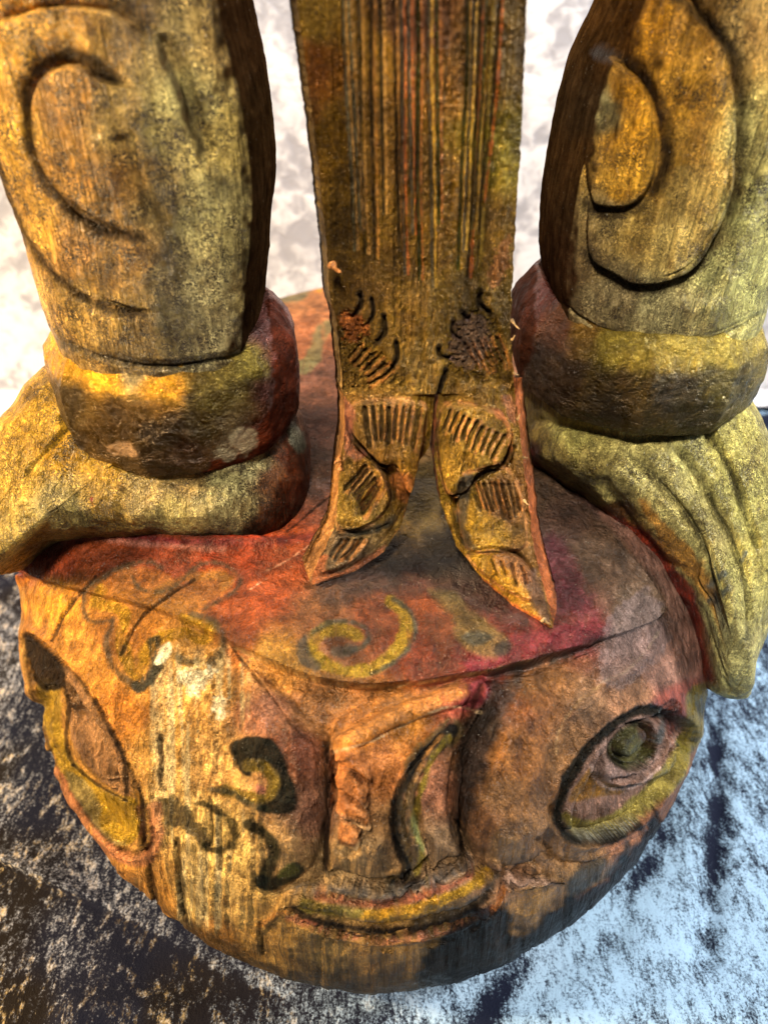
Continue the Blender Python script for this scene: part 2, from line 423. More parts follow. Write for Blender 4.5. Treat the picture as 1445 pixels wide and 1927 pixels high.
L_EYE = [(50, 1195), (105, 1238), (155, 1285), (200, 1365), (245, 1450), (272, 1510), (288, 1570), (270, 1605), (215, 1592), (150, 1520), (105, 1440), (70, 1345), (52, 1262)]
L_BALL = [(118, 1255), (160, 1300), (205, 1375), (238, 1440), (243, 1498), (185, 1462), (140, 1405), (128, 1330)]
MOUTH = [(525, 1700), (565, 1668), (640, 1672), (720, 1682), (800, 1660), (870, 1628), (925, 1622), (948, 1645), (925, 1690), (850, 1732), (740, 1753), (640, 1742), (570, 1722)]
LIPLOW = [(545, 1728), (640, 1760), (740, 1772), (850, 1752), (925, 1705)]
CHEEK_R = [(905, 1290), (990, 1262), (1060, 1330), (1048, 1400), (1040, 1500), (1042, 1580), (1020, 1640), (960, 1650), (885, 1610), (868, 1540), (862, 1440), (880, 1350)]
CHEEK_L = [(470, 1260), (560, 1340), (608, 1420), (612, 1500), (600, 1600), (560, 1655), (500, 1690), (430, 1640), (440, 1480), (450, 1350)]
TUSK = [(852, 1374), (812, 1405), (778, 1450), (758, 1510), (758, 1560), (778, 1610), (770, 1650), (735, 1668)]
CURLS = [[(632, 1420), (660, 1412), (695, 1440), (698, 1475), (660, 1455), (630, 1450)], [(630, 1455), (665, 1462), (692, 1495), (690, 1515), (655, 1500), (628, 1490)],
         [(632, 1500), (665, 1508), (692, 1530), (694, 1552), (655, 1540), (634, 1530)], [(638, 1548), (665, 1552), (680, 1575), (665, 1592), (640, 1585)]]
HEADCRACKS = [([(303, 1385), (305, 1440), (302, 1485)], 8, .012), ([(333, 1580), (340, 1650), (350, 1730)], 9, .014), ([(283, 1630), (290, 1675), (298, 1720)], 8, .012), ([(262, 1480), (270, 1540), (272, 1590)], 8, .012), ([(395, 1500), (400, 1560), (396, 1600)], 5, .01),
              ([(488, 1738), (495, 1795)], 7, .010), ([(228, 1232), (265, 1165), (320, 1120), (365, 1092)], 5, .006), ([(98, 1206), (130, 1145), (180, 1085)], 5, .006),
              ([(635, 925), (600, 950), (560, 985), (540, 1000)], 3.5, .008), ([(436, 1216), (470, 1262), (520, 1325), (560, 1380), (605, 1410)], 4, .007),
              ([(110, 1250), (130, 1330), (124, 1395), (137, 1440)], 9, .01), ([(180, 1320), (215, 1385), (234, 1430), (238, 1490)], 10, .012), ([(137, 1440), (185, 1478), (240, 1508)], 6, .006),
              ([(863, 1545), (866, 1585), (875, 1640)], 5, .008), ([(990, 1650), (1060, 1665)], 3, .005), ([(1228, 1520), (1252, 1565)], 3, .004)]
def head_height(cv):
    dcl = sdf(cv.U, CLOTH, 120); cv.H += .010 * sstep(3.5, -3.5, dcl)
    mid = sstep(440, 520, cv.U[..., 0]) * sstep(1160, 1080, cv.U[..., 0]) * (cv.U[..., 1] > 1190)
    cv.H -= mid * .014 * sstep(-3, 10, dcl) * np.exp(-np.clip(dcl, 0, None) / 45)
    cv.H += .0055 * worley(cv.U, (78, 66), 3)
    cv.H += .010 * np.exp(-(pdist(cv.U, [(36, 1085), (90, 1015), (150, 1000), (260, 1012), (400, 1018), (520, 1020)], 60)[0] / 16) ** 2)
    cv.moat(NOSE, .014, 6, 26)
    cv.raise_(NOSE, .004, 7, .018, 120)
    cv.ridge([(625, 1402), (700, 1355), (800, 1312), (905, 1282)], 36, .016)
    cv.raise_(CHEEK_R, .0, 5, .026, 100)
    cv.raise_(CHEEK_L, .0, 5, .015, 80)
    cv.groove([(905, 1285), (885, 1340), (862, 1440), (858, 1540), (885, 1612), (950, 1655), (1020, 1648)], 20, .016)
    cv.groove([(1135, 1200), (1060, 1240), (985, 1262), (915, 1280)], 16, .012)
    cv.ridge([(1130, 1205), (1133, 1290), (1095, 1330), (1058, 1370), (1045, 1420)], 14, .004)
    cv.ridge([(1230, 1225), (1180, 1270), (1130, 1300)], 10, .003)
    cv.groove([(612, 1400), (622, 1460), (616, 1540), (614, 1640)], 12, .020)
    for c in CURLS: cv.raise_(c, .009, 4, .010, 18)
    cv.ridge(TUSK, 27, .017)
    cv.groove([(840, 1368), (790, 1420), (748, 1480), (733, 1540), (748, 1605), (757, 1640), (720, 1672)], 8, .009)
    cv.groove([(800, 1450), (782, 1510), (790, 1560), (812, 1610), (800, 1655)], 9, .010)
    cv.groove([(800, 1425), (768, 1480), (757, 1540), (768, 1590), (775, 1630)], 5, .006)
    d = cv.raise_(MOUTH, .005, 6, .013, 38)
    cv.groove([(535, 1690), (565, 1722), (640, 1742), (740, 1755), (850, 1733), (925, 1690), (950, 1640)], 13, .016)
    cv.groove([(560, 1668), (640, 1668), (725, 1680), (800, 1655), (880, 1618)], 8, .008)
    cv.ridge(LIPLOW, 20, .009)
    cv.ridge([(490, 1745), (530, 1710), (575, 1672)], 10, .006)
    cv.ridge([(950, 1650), (930, 1700), (900, 1722)], 18, .008)
    cv.raise_([(945, 1645), (1015, 1650), (1060, 1662), (1000, 1672), (955, 1675)], .006, 2)
    # right eye: deep almond with a bulging hollow ball
    d = sdf(cv.U, R_EYE, 60); cv.H -= .022 * sstep(4, -14, d); cv.H += .010 * sstep(-8, -50, d)
    cv.H += .004 * np.exp(-((d - 12) / 12) ** 2)
    d = sdf(cv.U, R_BALL, 60); cv.H += .018 * sstep(8, -14, d)
    d = sdf(cv.U, R_HOLE, 60); cv.H -= .050 * sstep(3, -26, d)
    cv.groove([(1240, 1345), (1270, 1325), (1262, 1390), (1250, 1430)], 9, .012)
    cv.groove([(1012, 1585), (1060, 1625), (1130, 1612), (1220, 1560)], 14, .006)
    cv.groove([(1262, 1385), (1290, 1410)], 7, .012, taper=False)
    # left eye
    d = sdf(cv.U, L_EYE, 60); cv.H -= .022 * sstep(6, -18, d)
    cv.H += .004 * np.exp(-((d - 10) / 10) ** 2)
    d = sdf(cv.U, L_BALL, 60); cv.H += .013 * sstep(3, -24, d)
    cv.H -= .014 * sstep(6, -8, sdf(cv.U, [(55, 1200), (118, 1250), (115, 1285), (75, 1285)], 40))
    cv.groove([(270, 1490), (276, 1560), (262, 1605), (215, 1600)], 8, .008)
    for p, w, h in HEADCRACKS: cv.groove(p, w, h, sharp=.8)
    # chisel facets, waves, and vertical grain steps where the wood is bare
    Q = cv.P0
    cv.H += .0045 * fbm(Q, 9, 3, 2) + .0012 * fbm(Q, (60, 60, 60), 2, 7)
    bare = sstep(230, 330, cv.U[..., 0]) * sstep(560, 470, cv.U[..., 0]) * sstep(1200, 1300, cv.U[..., 1]) * sstep(1800, 1700, cv.U[..., 1])
    g = fbm(cv.U, (1 / 9., 1 / 260.), 3, 21); cv.H -= .0035 * bare * sstep(.12, .28, g) + .0015 * bare * sstep(.3, .0, g)
    g2 = fbm(cv.U, (1 / 9., 1 / 160.), 2, 31); cv.H -= .0012 * sstep(.25, .4, g2) * sstep(1240, 1330, cv.U[..., 1])
cvh = Carve(P, N, 1); P1 = P
for it in range(2):
    U = proj(P1); cvh.begin(U); head_height(cvh)
    front = sstep(.0, .12, -(N[..., 1] * FWD[1] + N[..., 2] * FWD[2]))
    cvh.H *= front * (P[..., 1] < 1.15)
    P1 = P + N * cvh.H[..., None]
U = proj(P1)
CTRL = [(100, 1050, 'a2452a'), (200, 1030, 'a04a2e'), (300, 1040, '9a4530'), (450, 1040, 'a63a20'), (560, 1040, '9c4824'), (500, 1120, 'a24c2a'), (600, 1130, '8b5a45'),
        (450, 1180, '98502c'), (620, 1180, '845343'), (700, 1170, '8a4a38'), (780, 1130, '944a2c'), (850, 1200, '804533'), (780, 1240, '7e3828'), (900, 1230, '7e2e30'),
        (1000, 1200, '7c3436'), (1100, 1190, '84404a'), (1050, 1100, '6f3a42'), (1050, 1000, '5c4244'), (1000, 930, '604844'), (1120, 1050, '68504e'), (1200, 1150, '80686a'),
        (1180, 1220, '8a7074'), (740, 1050, '4a3a34'), (830, 1040, '423630'), (800, 940, '7a6240'), (740, 970, '86683a'), (640, 960, '6a4030'), (100, 1130, 'b5822f'), (60, 1180, 'b07a35'),  # dark points below the tails hold their shadow in the colour
        (150, 1250, 'b37f3b'), (250, 1200, 'a0682a'), (280, 1270, 'b08040'), (350, 1250, 'b9955a'), (380, 1320, 'b88f54'), (300, 1400, 'b08a4e'), (230, 1350, 'a9702f'),
        (400, 1450, 'b08d5b'), (350, 1550, 'c5a870'), (420, 1600, 'c5aa70'), (380, 1680, 'c1a66e'), (300, 1700, 'a3793f'), (450, 1700, 'b09563'), (250, 1640, 'a87a40'),
        (160, 1500, 'a8752e'), (500, 1760, '8f7448'), (400, 1770, '7a5a32'), (600, 1800, '6b5a3a'), (520, 1250, 'a87a42'), (600, 1330, '8a603a'), (560, 1420, '704638'),
        (500, 1330, '80584a'), (580, 1530, '76564a'), (540, 1600, '8a7255'), (760, 1340, 'b07838'), (680, 1370, 'b87a3c'), (880, 1310, '8e4038'), (700, 1440, '93603a'),
        (740, 1560, '8a6a4c'), (700, 1620, '86715a'), (650, 1620, '8a7458'), (820, 1480, '825848'), (840, 1600, '806a58'), (900, 1420, '5a3e2a'), (950, 1500, '6e5034'),
        (980, 1420, '76502c'), (960, 1600, '776048'), (1020, 1290, '80582f'), (1010, 1330, '7a4c2e'), (900, 1350, '4a3a2c'), (1060, 1420, '7a5c44'), (1100, 1320, '7a6050'),
        (1180, 1300, '836456'), (1250, 1250, '826668'), (1270, 1330, '80484a'), (1020, 1600, '6e5540'), (1100, 1640, '7a6148'), (1180, 1570, '865f50'), (1000, 1700, '80653f'),
        (960, 1650, '8a6a5a'), (700, 1790, '80653f'), (850, 1760, '5a4a30'), (1050, 1760, '4a3c2c'), (1200, 1620, '5a4338'), (1290, 1450, '7a5540'), (900, 1560, '6a4a34'),
        (550, 560, '9a6a4c'), (560, 640, '9a6248'), (600, 720, '64443e'), (600, 800, '432c28'), (600, 880, '3a2822')]  # dark rear points put the shade between the legs into the colour
UW = U + 22 * np.stack([fbm(U, 1 / 45., 5, 41), fbm(U, 1 / 45., 5, 43)], -1)
C = field(UW, CTRL, 34.0) * np.array([1.0, .86, .58]); A = np.zeros(C.shape); A[..., 1] = .6
inred = sdf(U, CLOTH, 60)
C *= (1.22 - .60 * sstep(8, -8, inred))[..., None]; C *= 1 + sstep(8, -8, inred)[..., None] * np.array([.02, .14, -.05])
C *= np.clip(1 + .55 * fbm(U, 1 / 26., 4, 55), .4, 1.6)[..., None]
# bare weathered wood on the left cheek and grain elsewhere low on the face
bare = patch(C.copy(), A, U, [(290, 1240), (440, 1230), (460, 1330), (440, 1400), (430, 1500), (480, 1560), (470, 1690), (420, 1740), (300, 1740), (270, 1640), (290, 1500), (280, 1350)], 'c0a56e', 1, 18, 26)
A[..., 2] = .15 + .6 * bare + .35 * sstep(1680, 1760, U[..., 1])
paint(C, bare * sstep(-.05, .25, fbm(U, (1 / 12., 1 / 240.), 3, 51)), 'cdb57e', .75)
st = lambda *a, **k: stroke(C, A, U, *a, **k)
pt = lambda *a, **k: patch(C, A, U, *a, **k)
# cloth hem, crimson lines, orange wash, painted tail shadow
st([(40, 1080), (75, 1025), (125, 995), (200, 1000), (300, 1018), (450, 1022), (600, 1010)], 16, '701c22', .8, 6)
st([(60, 1100), (100, 1040), (150, 1010), (260, 1022), (420, 1034)], 9, 'c07a62', .55, 5)
pt([(430, 1030), (620, 1000), (600, 1060), (570, 1110), (480, 1190), (430, 1180), (400, 1100)], '933f18', .5, 20, 20)
pt([(600, 1085), (720, 1060), (860, 1050), (1000, 1180), (820, 1120), (700, 1120), (620, 1140)], '2c2826', .65, 14, 12)  # shadow of the sash tails, painted onto the cloth
pt([(880, 1240), (960, 1195), (1060, 1175), (1130, 1165), (1140, 1200), (1000, 1240), (900, 1262)], '7c2630', .6, 8, 14)
pt([(1010, 1020), (1060, 1020), (1110, 1120), (1120, 1160), (1060, 1150), (1020, 1090)], '5c2430', .6, 14, 18)
pt([(1150, 1150), (1220, 1110), (1262, 1190), (1240, 1230), (1190, 1290), (1130, 1280), (1135, 1200)], '7c6a68', .6, 6, 14)
st([(1130, 1285), (1180, 1262), (1215, 1225), (1240, 1190)], 4, 'a89078', .5, 2)
pt([(1000, 1260), (1060, 1235), (1110, 1240), (1080, 1310), (1040, 1370), (1010, 1350), (985, 1300)], '80542c', .6, 10, 14)
st([(1130, 1290), (1085, 1325), (1052, 1375), (1046, 1420)], 4, 'b89060', .6, 2)
st([(1000, 1243), (900, 1268), (740, 1292), (640, 1290), (560, 1270), (490, 1242), (432, 1214)], 4, 'c49a5c', .75, 2)
st([(1130, 1205), (1060, 1235), (985, 1256), (920, 1270)], 14, '3a3f3a', .7, 4)
pt([(920, 1290), (985, 1262), (960, 1330), (925, 1400), (895, 1500), (870, 1560), (865, 1440), (885, 1350)], '30251e', .85, 10, 14)
pt([(885, 1290), (915, 1280), (918, 1315), (885, 1338), (865, 1330)], '84303a', .7, 4, 5)
st([(640, 1398), (700, 1362), (780, 1328), (860, 1300)], 36, 'c07e3c', .8, 8)
st([(630, 1415), (700, 1395), (780, 1355), (850, 1330), (905, 1342)], 3, 'd0b080', .7, 1.5)
for c in CURLS: pt(c, 'b46c34', .8, 4, 6)
st([(612, 1400), (622, 1460), (616, 1540), (614, 1640)], 13, '1c0c08', .92, 4)
pt([(600, 1300), (740, 1300), (860, 1285), (760, 1320), (660, 1368), (618, 1400), (560, 1350)], '6a4626', .55, 14, 14)
pt([(520, 1310), (590, 1400), (606, 1480), (596, 1580), (560, 1600), (575, 1500), (560, 1420)], '5e382a', .5, 14, 14)
for c in CURLS:
    st(c[2:4] + c[4:5], 6, '2e160c', .85, 3)  # undercut shade painted along each curl's lower edge
# gold and dark flower swirl on the cloth, left
DK = '2a2614'; GD = '8a6a1c'
A0 = A[..., 0]
pt([(165, 1105), (230, 1070), (300, 1070), (340, 1100), (400, 1070), (445, 1085), (420, 1120), (370, 1150), (415, 1190), (410, 1240), (340, 1235), (300, 1215), (285, 1285), (235, 1275), (205, 1210), (210, 1170), (165, 1160)], '8c5a1e', .6, 8, 8)
st([(190, 1112), (182, 1135), (232, 1150), (228, 1195), (240, 1245), (262, 1270), (282, 1215), (340, 1190), (383, 1205), (394, 1180), (345, 1165)], 20, 'a87c1e', .9, 4, gold=.7)
st([(290, 1115), (360, 1085), (428, 1088), (420, 1105)], 14, '8a5a1c', .7, 5)
for p, w in (([(305, 1068), (275, 1056), (225, 1068), (170, 1102), (156, 1130), (168, 1168), (212, 1168)], 9), ([(214, 1168), (200, 1212), (218, 1262), (262, 1294), (282, 1282), (296, 1250), (288, 1232)], 12),
             ([(310, 1222), (352, 1245), (402, 1244), (420, 1212), (402, 1172), (362, 1155)], 14), ([(385, 1145), (442, 1112), (450, 1085), (418, 1062), (375, 1063), (322, 1108), (268, 1110), (248, 1086)], 7)):
    st(p, w, '3a3420', .8, 5)
st([(262, 1292), (296, 1255), (290, 1210)], 24, '302e20', .92, 4)
# gold spiral in the middle of the cloth
st([(672, 1195), (645, 1184), (605, 1190), (588, 1218), (612, 1250), (660, 1264), (712, 1254), (748, 1222), (766, 1182), (755, 1150), (735, 1135)], 26, '907420', .92, 4, gold=.6)
st([(742, 1128), (775, 1155), (778, 1200), (745, 1244), (700, 1268)], 9, '333a30', .85, 4)
st([(584, 1196), (620, 1172), (668, 1172), (694, 1192), (684, 1216), (650, 1228)], 10, '38382a', .85, 4)
pt([(556, 1215), (575, 1195), (582, 1225), (605, 1258), (580, 1258), (560, 1240)], '38342a', .85, 4, 5)
pt([(625, 1220), (650, 1212), (675, 1218), (660, 1234), (630, 1236)], '38342a', .8, 4, 5)
# faded olive blot to the right of it
pt([(800, 1110), (850, 1115), (900, 1160), (955, 1200), (950, 1232), (900, 1235), (862, 1205), (850, 1160)], '6e5c30', .75, 8, 8, gold=.3)
pt([(868, 1196), (900, 1186), (925, 1200), (905, 1214), (878, 1210)], '34352c', .8, 5, 4)
pt([(930, 1215), (958, 1208), (962, 1228), (938, 1236)], '302c28', .8, 4, 4)
# white gesso patch
pt([(300, 1222), (318, 1208), (322, 1228), (306, 1246), (290, 1250)], 'd8c9a0', .95, 2, 4)
pt([(335, 1265), (380, 1262), (392, 1250), (405, 1262), (388, 1290), (372, 1310), (350, 1300)], 'd6c79c', .9, 4, 12, rs=1 / 8.)
pt([(400, 1320), (425, 1310), (420, 1345), (405, 1352)], 'd6c79c', .8, 4, 14, rs=1 / 8.)
# dark curls on the left cheek
pt([(433, 1402), (455, 1388), (490, 1386), (520, 1400), (540, 1440), (558, 1490), (552, 1528), (515, 1532), (478, 1524), (500, 1505), (505, 1470), (480, 1448), (470, 1462), (445, 1445)], '0e1410', .98, 3, 4)
st([(468, 1438), (500, 1446), (515, 1475), (498, 1502), (455, 1498), (425, 1488)], 22, '7c6420', .9, 4, gold=.5)
st([(396, 1486), (430, 1490), (470, 1515), (500, 1522)], 12, '2a2e20', .85, 4)
pt([(480, 1478), (496, 1480), (498, 1494), (482, 1492)], 'a0604a', .9, 3, 3)
pt([(298, 1510), (325, 1500), (350, 1522), (385, 1560), (400, 1590), (375, 1592), (345, 1560), (310, 1550)], '4a3f22', .88, 4, 10, rs=1 / 8.)
st([(378, 1512), (412, 1528), (440, 1555), (438, 1590), (408, 1600), (385, 1592)], 15, '1e2012', .9, 4, rag=6)
st([(468, 1552), (498, 1570), (516, 1602), (502, 1640), (492, 1662)], 25, '161c12', .94, 4)
pt([(480, 1650), (520, 1650), (550, 1625), (576, 1636), (545, 1662), (510, 1678), (485, 1670)], '121c16', .96, 3, 4)
pt([(524, 1640), (548, 1625), (560, 1640), (530, 1655)], '4a4a1c', .8, 4, 4, gold=.5)
# tusk-like snake: black with gold and olive
st(TUSK, 40, '4a3a1c', .9, 4)
st([(850, 1374), (803, 1412), (762, 1472), (742, 1530), (748, 1590), (765, 1640), (735, 1668)], 20, '0c0f10', .97, 3)
st([(843, 1388), (812, 1430), (792, 1490), (780, 1550), (794, 1600), (785, 1645)], 11, '8a7420', .9, 3, gold=.6)
st([(830, 1385), (800, 1425), (782, 1470)], 7, 'b07a40', .8, 3)
st([(905, 1290), (885, 1345), (864, 1440), (858, 1540), (872, 1600)], 12, '1e1410', .8, 6)
st([(625, 1650), (700, 1672), (790, 1660), (870, 1622)], 9, '2a2018', .8, 5)
st([(870, 1600), (950, 1652), (1030, 1650)], 9, '241a14', .7, 5)
st([(778, 1540), (785, 1570), (797, 1600)], 8, '7a8450', .8, 3)
st([(798, 1640), (770, 1665), (730, 1676)], 10, '1c1210', .8, 4)
# mouth bands
st([(560, 1676), (640, 1676), (725, 1688), (805, 1664), (885, 1630)], 20, '5c5650', .8, 6)
st([(600, 1690), (720, 1703), (820, 1680), (893, 1645)], 16, '8a4530', .8, 5)
st([(575, 1706), (640, 1716), (700, 1722)], 22, '7c6c2a', .9, 4, gold=.5)
st([(690, 1724), (740, 1722), (810, 1704), (875, 1675), (915, 1645)], 24, 'b5861e', .95, 3, gold=.7)
st([(540, 1696), (575, 1728), (650, 1744), (740, 1753), (845, 1733), (915, 1690)], 14, '120e0e', .95, 3)
st([(780, 1738), (850, 1718), (905, 1690), (935, 1650)], 14, '352d22', .85, 4)
st(LIPLOW, 9, 'a8644a', .75, 5, rag=6)
st([(492, 1742), (520, 1722), (545, 1715)], 10, 'c08038', .85, 4)
st([(950, 1665), (935, 1705), (905, 1725)], 14, 'b06424', .85, 4)
pt([(948, 1648), (1010, 1652), (1055, 1664), (1000, 1670), (958, 1672)], 'a2806c', .8, 3, 3)
# right eye
mk = sstep(850, 700, U[..., 1]); A[..., 0] = np.where(U[..., 1] < 900, -.7, A[..., 0])
pt(R_EYE, '76584a', .9, 4, 3)
pt([(1062, 1530), (1100, 1545), (1160, 1525), (1225, 1470), (1270, 1410), (1300, 1410), (1285, 1470), (1230, 1520), (1165, 1566), (1100, 1580), (1068, 1562)], '8e8038', .9, 4, 5, gold=.35)
pt([(1060, 1562), (1110, 1578), (1165, 1562), (1200, 1540), (1160, 1550), (1100, 1560)], '70757a', .7, 5, 4)
pt([(1070, 1508), (1092, 1468), (1118, 1442), (1140, 1470), (1178, 1488), (1120, 1502)], '7a5418', .92, 3, 3, gold=.3)
pt(R_BALL, '80665c', .9, 4, 3)
pt(R_HOLE, '3e3e18', .95, 3, 3, gold=.1)  # olive darkened so the hole looks hollow
st(R_HOLE, 6, '14120a', .9, 2, closed=True)
st([(1112, 1440), (1122, 1468), (1155, 1486), (1205, 1476), (1240, 1445)], 5, 'd0b0a4', .7, 2)
pt([(1200, 1358), (1225, 1365), (1236, 1390), (1222, 1412), (1205, 1390)], '3a1c12', .8, 5, 4)  # shade in the hole's upper right, painted on
st([(1243, 1338), (1200, 1338), (1152, 1366), (1096, 1424), (1060, 1490), (1050, 1548), (1085, 1582), (1150, 1580), (1200, 1555)], 22, '0e1413', .97, 3)
st([(1246, 1336), (1248, 1362), (1240, 1395)], 14, '50585a', .8, 4)
pt([(1252, 1320), (1275, 1320), (1272, 1375), (1255, 1390), (1250, 1350)], '4a1e18', .85, 4, 4)
pt([(1296, 1300), (1340, 1290), (1335, 1360), (1300, 1420), (1272, 1400), (1290, 1360)], '7c702a', .9, 4, 5, gold=.4)
# painted marks and stained foot of the block
pt([(1065, 1665), (1095, 1630), (1140, 1615), (1130, 1650), (1090, 1685), (1068, 1690)], '2c2e28', .85, 5, 6)
st([(1100, 1672), (1150, 1640), (1180, 1600), (1175, 1570)], 10, '30322c', .75, 5)
st([(1080, 1700), (1160, 1650), (1215, 1590)], 14, '945a4a', .6, 7)
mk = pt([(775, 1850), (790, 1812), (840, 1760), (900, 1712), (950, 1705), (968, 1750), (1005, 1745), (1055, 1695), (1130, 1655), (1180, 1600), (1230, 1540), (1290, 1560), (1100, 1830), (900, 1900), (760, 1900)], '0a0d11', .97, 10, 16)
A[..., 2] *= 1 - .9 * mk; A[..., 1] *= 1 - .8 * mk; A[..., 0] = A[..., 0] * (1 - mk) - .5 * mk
pt([(280, 1730), (350, 1730), (450, 1790), (560, 1820), (760, 1830), (820, 1880), (700, 1920), (480, 1900), (330, 1810)], '3a2c16', .8, 14, 22)
pt([(170, 1600), (200, 1600), (330, 1740), (420, 1800), (400, 1830), (250, 1720)], '8a5a22', .5, 10, 10)
# left eye socket
pt(L_EYE, '9a6c2a', .85, 4, 4)
pt([(70, 1285), (112, 1290), (122, 1400), (165, 1460), (215, 1495), (262, 1510), (258, 1570), (222, 1592), (160, 1530), (110, 1440), (78, 1350)], 'a5801c', .92, 4, 5, gold=.55)
pt([(120, 1450), (160, 1470), (190, 1520), (190, 1560), (240, 1590), (200, 1585), (150, 1525)], '6c5f38', .8, 4, 5)  # grey shading low in the socket, painted in
pt(L_BALL, '8a6038', .92, 3, 4)
st(L_EYE, 9, '24140a', .85, 4, closed=True)
pt([(50, 1195), (112, 1245), (122, 1285), (100, 1300), (66, 1285)], '120a05', .97, 4, 8)  # dark paint stands in for the deep shaded hollow
st([(40, 1110), (38, 1200), (60, 1330), (110, 1470), (190, 1600)], 10, 'c09048', .6, 5)
st([(105, 1455), (150, 1540), (215, 1608), (275, 1618), (297, 1580), (292, 1520)], 20, 'ac6a44', .8, 5)
st([(262, 1520), (270, 1580)], 12, '5c2818', .8, 4)
# behind the legs: back of the cloth with olive scrolls
st([(480, 552), (530, 560), (562, 560), (585, 540), (560, 530)], 13, '6c6a48', .8, 4)
st([(650, 605), (612, 618), (597, 655), (580, 685), (540, 695), (500, 690)], 24, '6e6840', .85, 4)
st([(590, 538), (600, 545)], 12, 'c07a1c', .8, 4)
for p, w, h in HEADCRACKS: st(p, w * 1.1, '1c120a', .45 if p[0] == (436, 1216) else .85, 1.5, rag=1.5)
st([(500, 1075), (540, 1055), (590, 1020)], 2.5, 'd0906a', .7, 1.5); st([(470, 1110), (500, 1090)], 2.5, 'd0906a', .7, 1.5)
lab = np.zeros(U.shape[:2], int); vis = front > .5
lab[(sdf(U, CLOTH) < 0) & vis] = 1
lab[(sdf(U, NOSE) < 0) & vis] = 2
lab[(sdf(U, MOUTH) < 0) & vis] = 3
lab[(pdist(U, LIPLOW, 30)[0] < 13) & vis & (lab == 0)] = 4
d = sdf(U, R_EYE); lab[(d < 3) & vis] = 5
lab[(sdf(U, L_EYE) < 3) & vis] = 6
for k, c in enumerate(CURLS): lab[(sdf(U, c) < 0) & vis] = 8 + k
lab[(pdist(U, TUSK, 40)[0] < 21) & vis] = 12
lab[(sdf(U, CHEEK_R) < 0) & vis & (lab == 0)] = 13
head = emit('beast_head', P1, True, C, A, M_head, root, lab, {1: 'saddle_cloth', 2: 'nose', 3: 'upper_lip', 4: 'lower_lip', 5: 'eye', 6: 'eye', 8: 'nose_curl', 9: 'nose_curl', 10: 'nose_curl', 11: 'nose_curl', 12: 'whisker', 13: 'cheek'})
for o in head.children:
    o.name = o.name
tag(head, 'round carved animal face painted red, ochre and brown')

# ---- shins
def shin(Yl, vs, xl, xr, ry, inner, n=2.4, nr=500, nc=520):
    """lofted shin: rows of the photograph give centre and half width at the axis distance Yl; inner = +1/-1 side cut flat"""
    v = np.linspace(vs[0], vs[-1], nr); L = np.interp(v, vs, xl); R = np.interp(v, vs, xr)
    k = np.ones(25) / 25; pad = lambda a: np.convolve(np.pad(a, 12, 'edge'), k, 'valid'); L, R = pad(L), pad(R)
    d = depth_at_dist(v, Yl); a = unproj(L, v, d); b = unproj(R, v, d)
    cx = (a[:, 0] + b[:, 0]) / 2; rx = (b[:, 0] - a[:, 0]) / 2; z = a[:, 2]
    t = np.concatenate([np.linspace(-np.pi * 1.08, np.pi * .08, int(nc * .75), endpoint=False), np.linspace(np.pi * .08, np.pi * .92, nc - int(nc * .75), endpoint=False)])
    c, s = np.cos(t), np.sin(t); r = (np.abs(c) ** n + np.abs(s) ** n) ** (-1 / n)
    X = np.outer(rx, r * c); Y = np.outer(ry * (1 - .10 * sstep(.88, 1, np.linspace(0, 1, nr))), r * s)
    lim = (.80 * rx)[:, None] * inner
    # flat inner face: squeeze everything beyond the cut, keeping the corner crisp
    over = np.clip((X - lim) * inner, 0, None); X = X - inner * over * .80
    X = X + inner * (rx[:, None] * .13)          # keep the outline where it was
    Q_ = np.stack([cx[:, None] + X, Yl + Y, np.repeat(z[:, None], nc, 1)], -1)
    cap = [Q_[:1].mean(1, keepdims=True) + (Q_[:1] - Q_[:1].mean(1, keepdims=True)) * f_ for f_ in (.001, .4, .8, .97)]      # closed top, out of view
    return np.concatenate(cap + [Q_], 0)
vsL = [-430, 0, 60, 120, 200, 300, 350, 400, 450, 500, 560, 620, 660, 700]
PL = shin(.75, vsL, [-215, -110, -96, -82, -60, -20, 2, 22, 42, 60, 86, 108, 124, 140], [390, 462, 478, 494, 506, 517, 517, 510, 503, 498, 492, 490, 482, 470], .118, 1)
NL = normals(PL, True)
if (NL[10, 190] @ FWD) > 0: NL = -NL; flipL = True
else: flipL = False
DL = [(188, 150), (150, 124), (105, 128), (75, 160), (66, 215), (74, 275), (100, 335), (150, 392), (205, 425), (262, 440), (300, 400), (300, 250), (250, 170)]
DL2 = [(-40, 60), (-30, 200), (0, 300), (40, 410), (90, 490), (150, 540), (215, 570), (275, 582), (340, 560), (340, 200), (200, 20)]
def leftleg(cv):
    d = sdf(cv.U, DL, 100); w = sstep(255, 190, cv.U[..., 0])
    cv.H -= w * .011 * sstep(-4, 4, d) * np.exp(-np.clip(d, 0, None) / 26)
    d = sdf(cv.U, DL2, 100); w = sstep(300, 230, cv.U[..., 0])
    cv.H -= w * .009 * sstep(-4, 4, d) * np.exp(-np.clip(d, 0, None) / 24)
    cv.groove([(300, 60), (350, 180), (400, 300)], 30, .006); cv.groove([(225, 250), (250, 350), (300, 430)], 34, .005)
    cv.groove([(120, 640), (200, 672), (300, 688), (400, 678), (500, 650)], 12, .006)
    cv.H += .003 * worley(cv.U, (80, 150), 5) + .003 * fbm(cv.P0, (14, 14, 7), 3, 3) + .0012 * fbm(cv.P0, 80, 2, 9)
cv = Carve(PL, NL, 11); P1 = PL
for it in range(2):
    U = proj(P1); cv.begin(U); leftleg(cv); P1 = PL + NL * cv.H[..., None]
U = proj(P1); UW = U + 22 * np.stack([fbm(U, 1 / 40., 3, 61), fbm(U, 1 / 40., 3, 63)], -1)
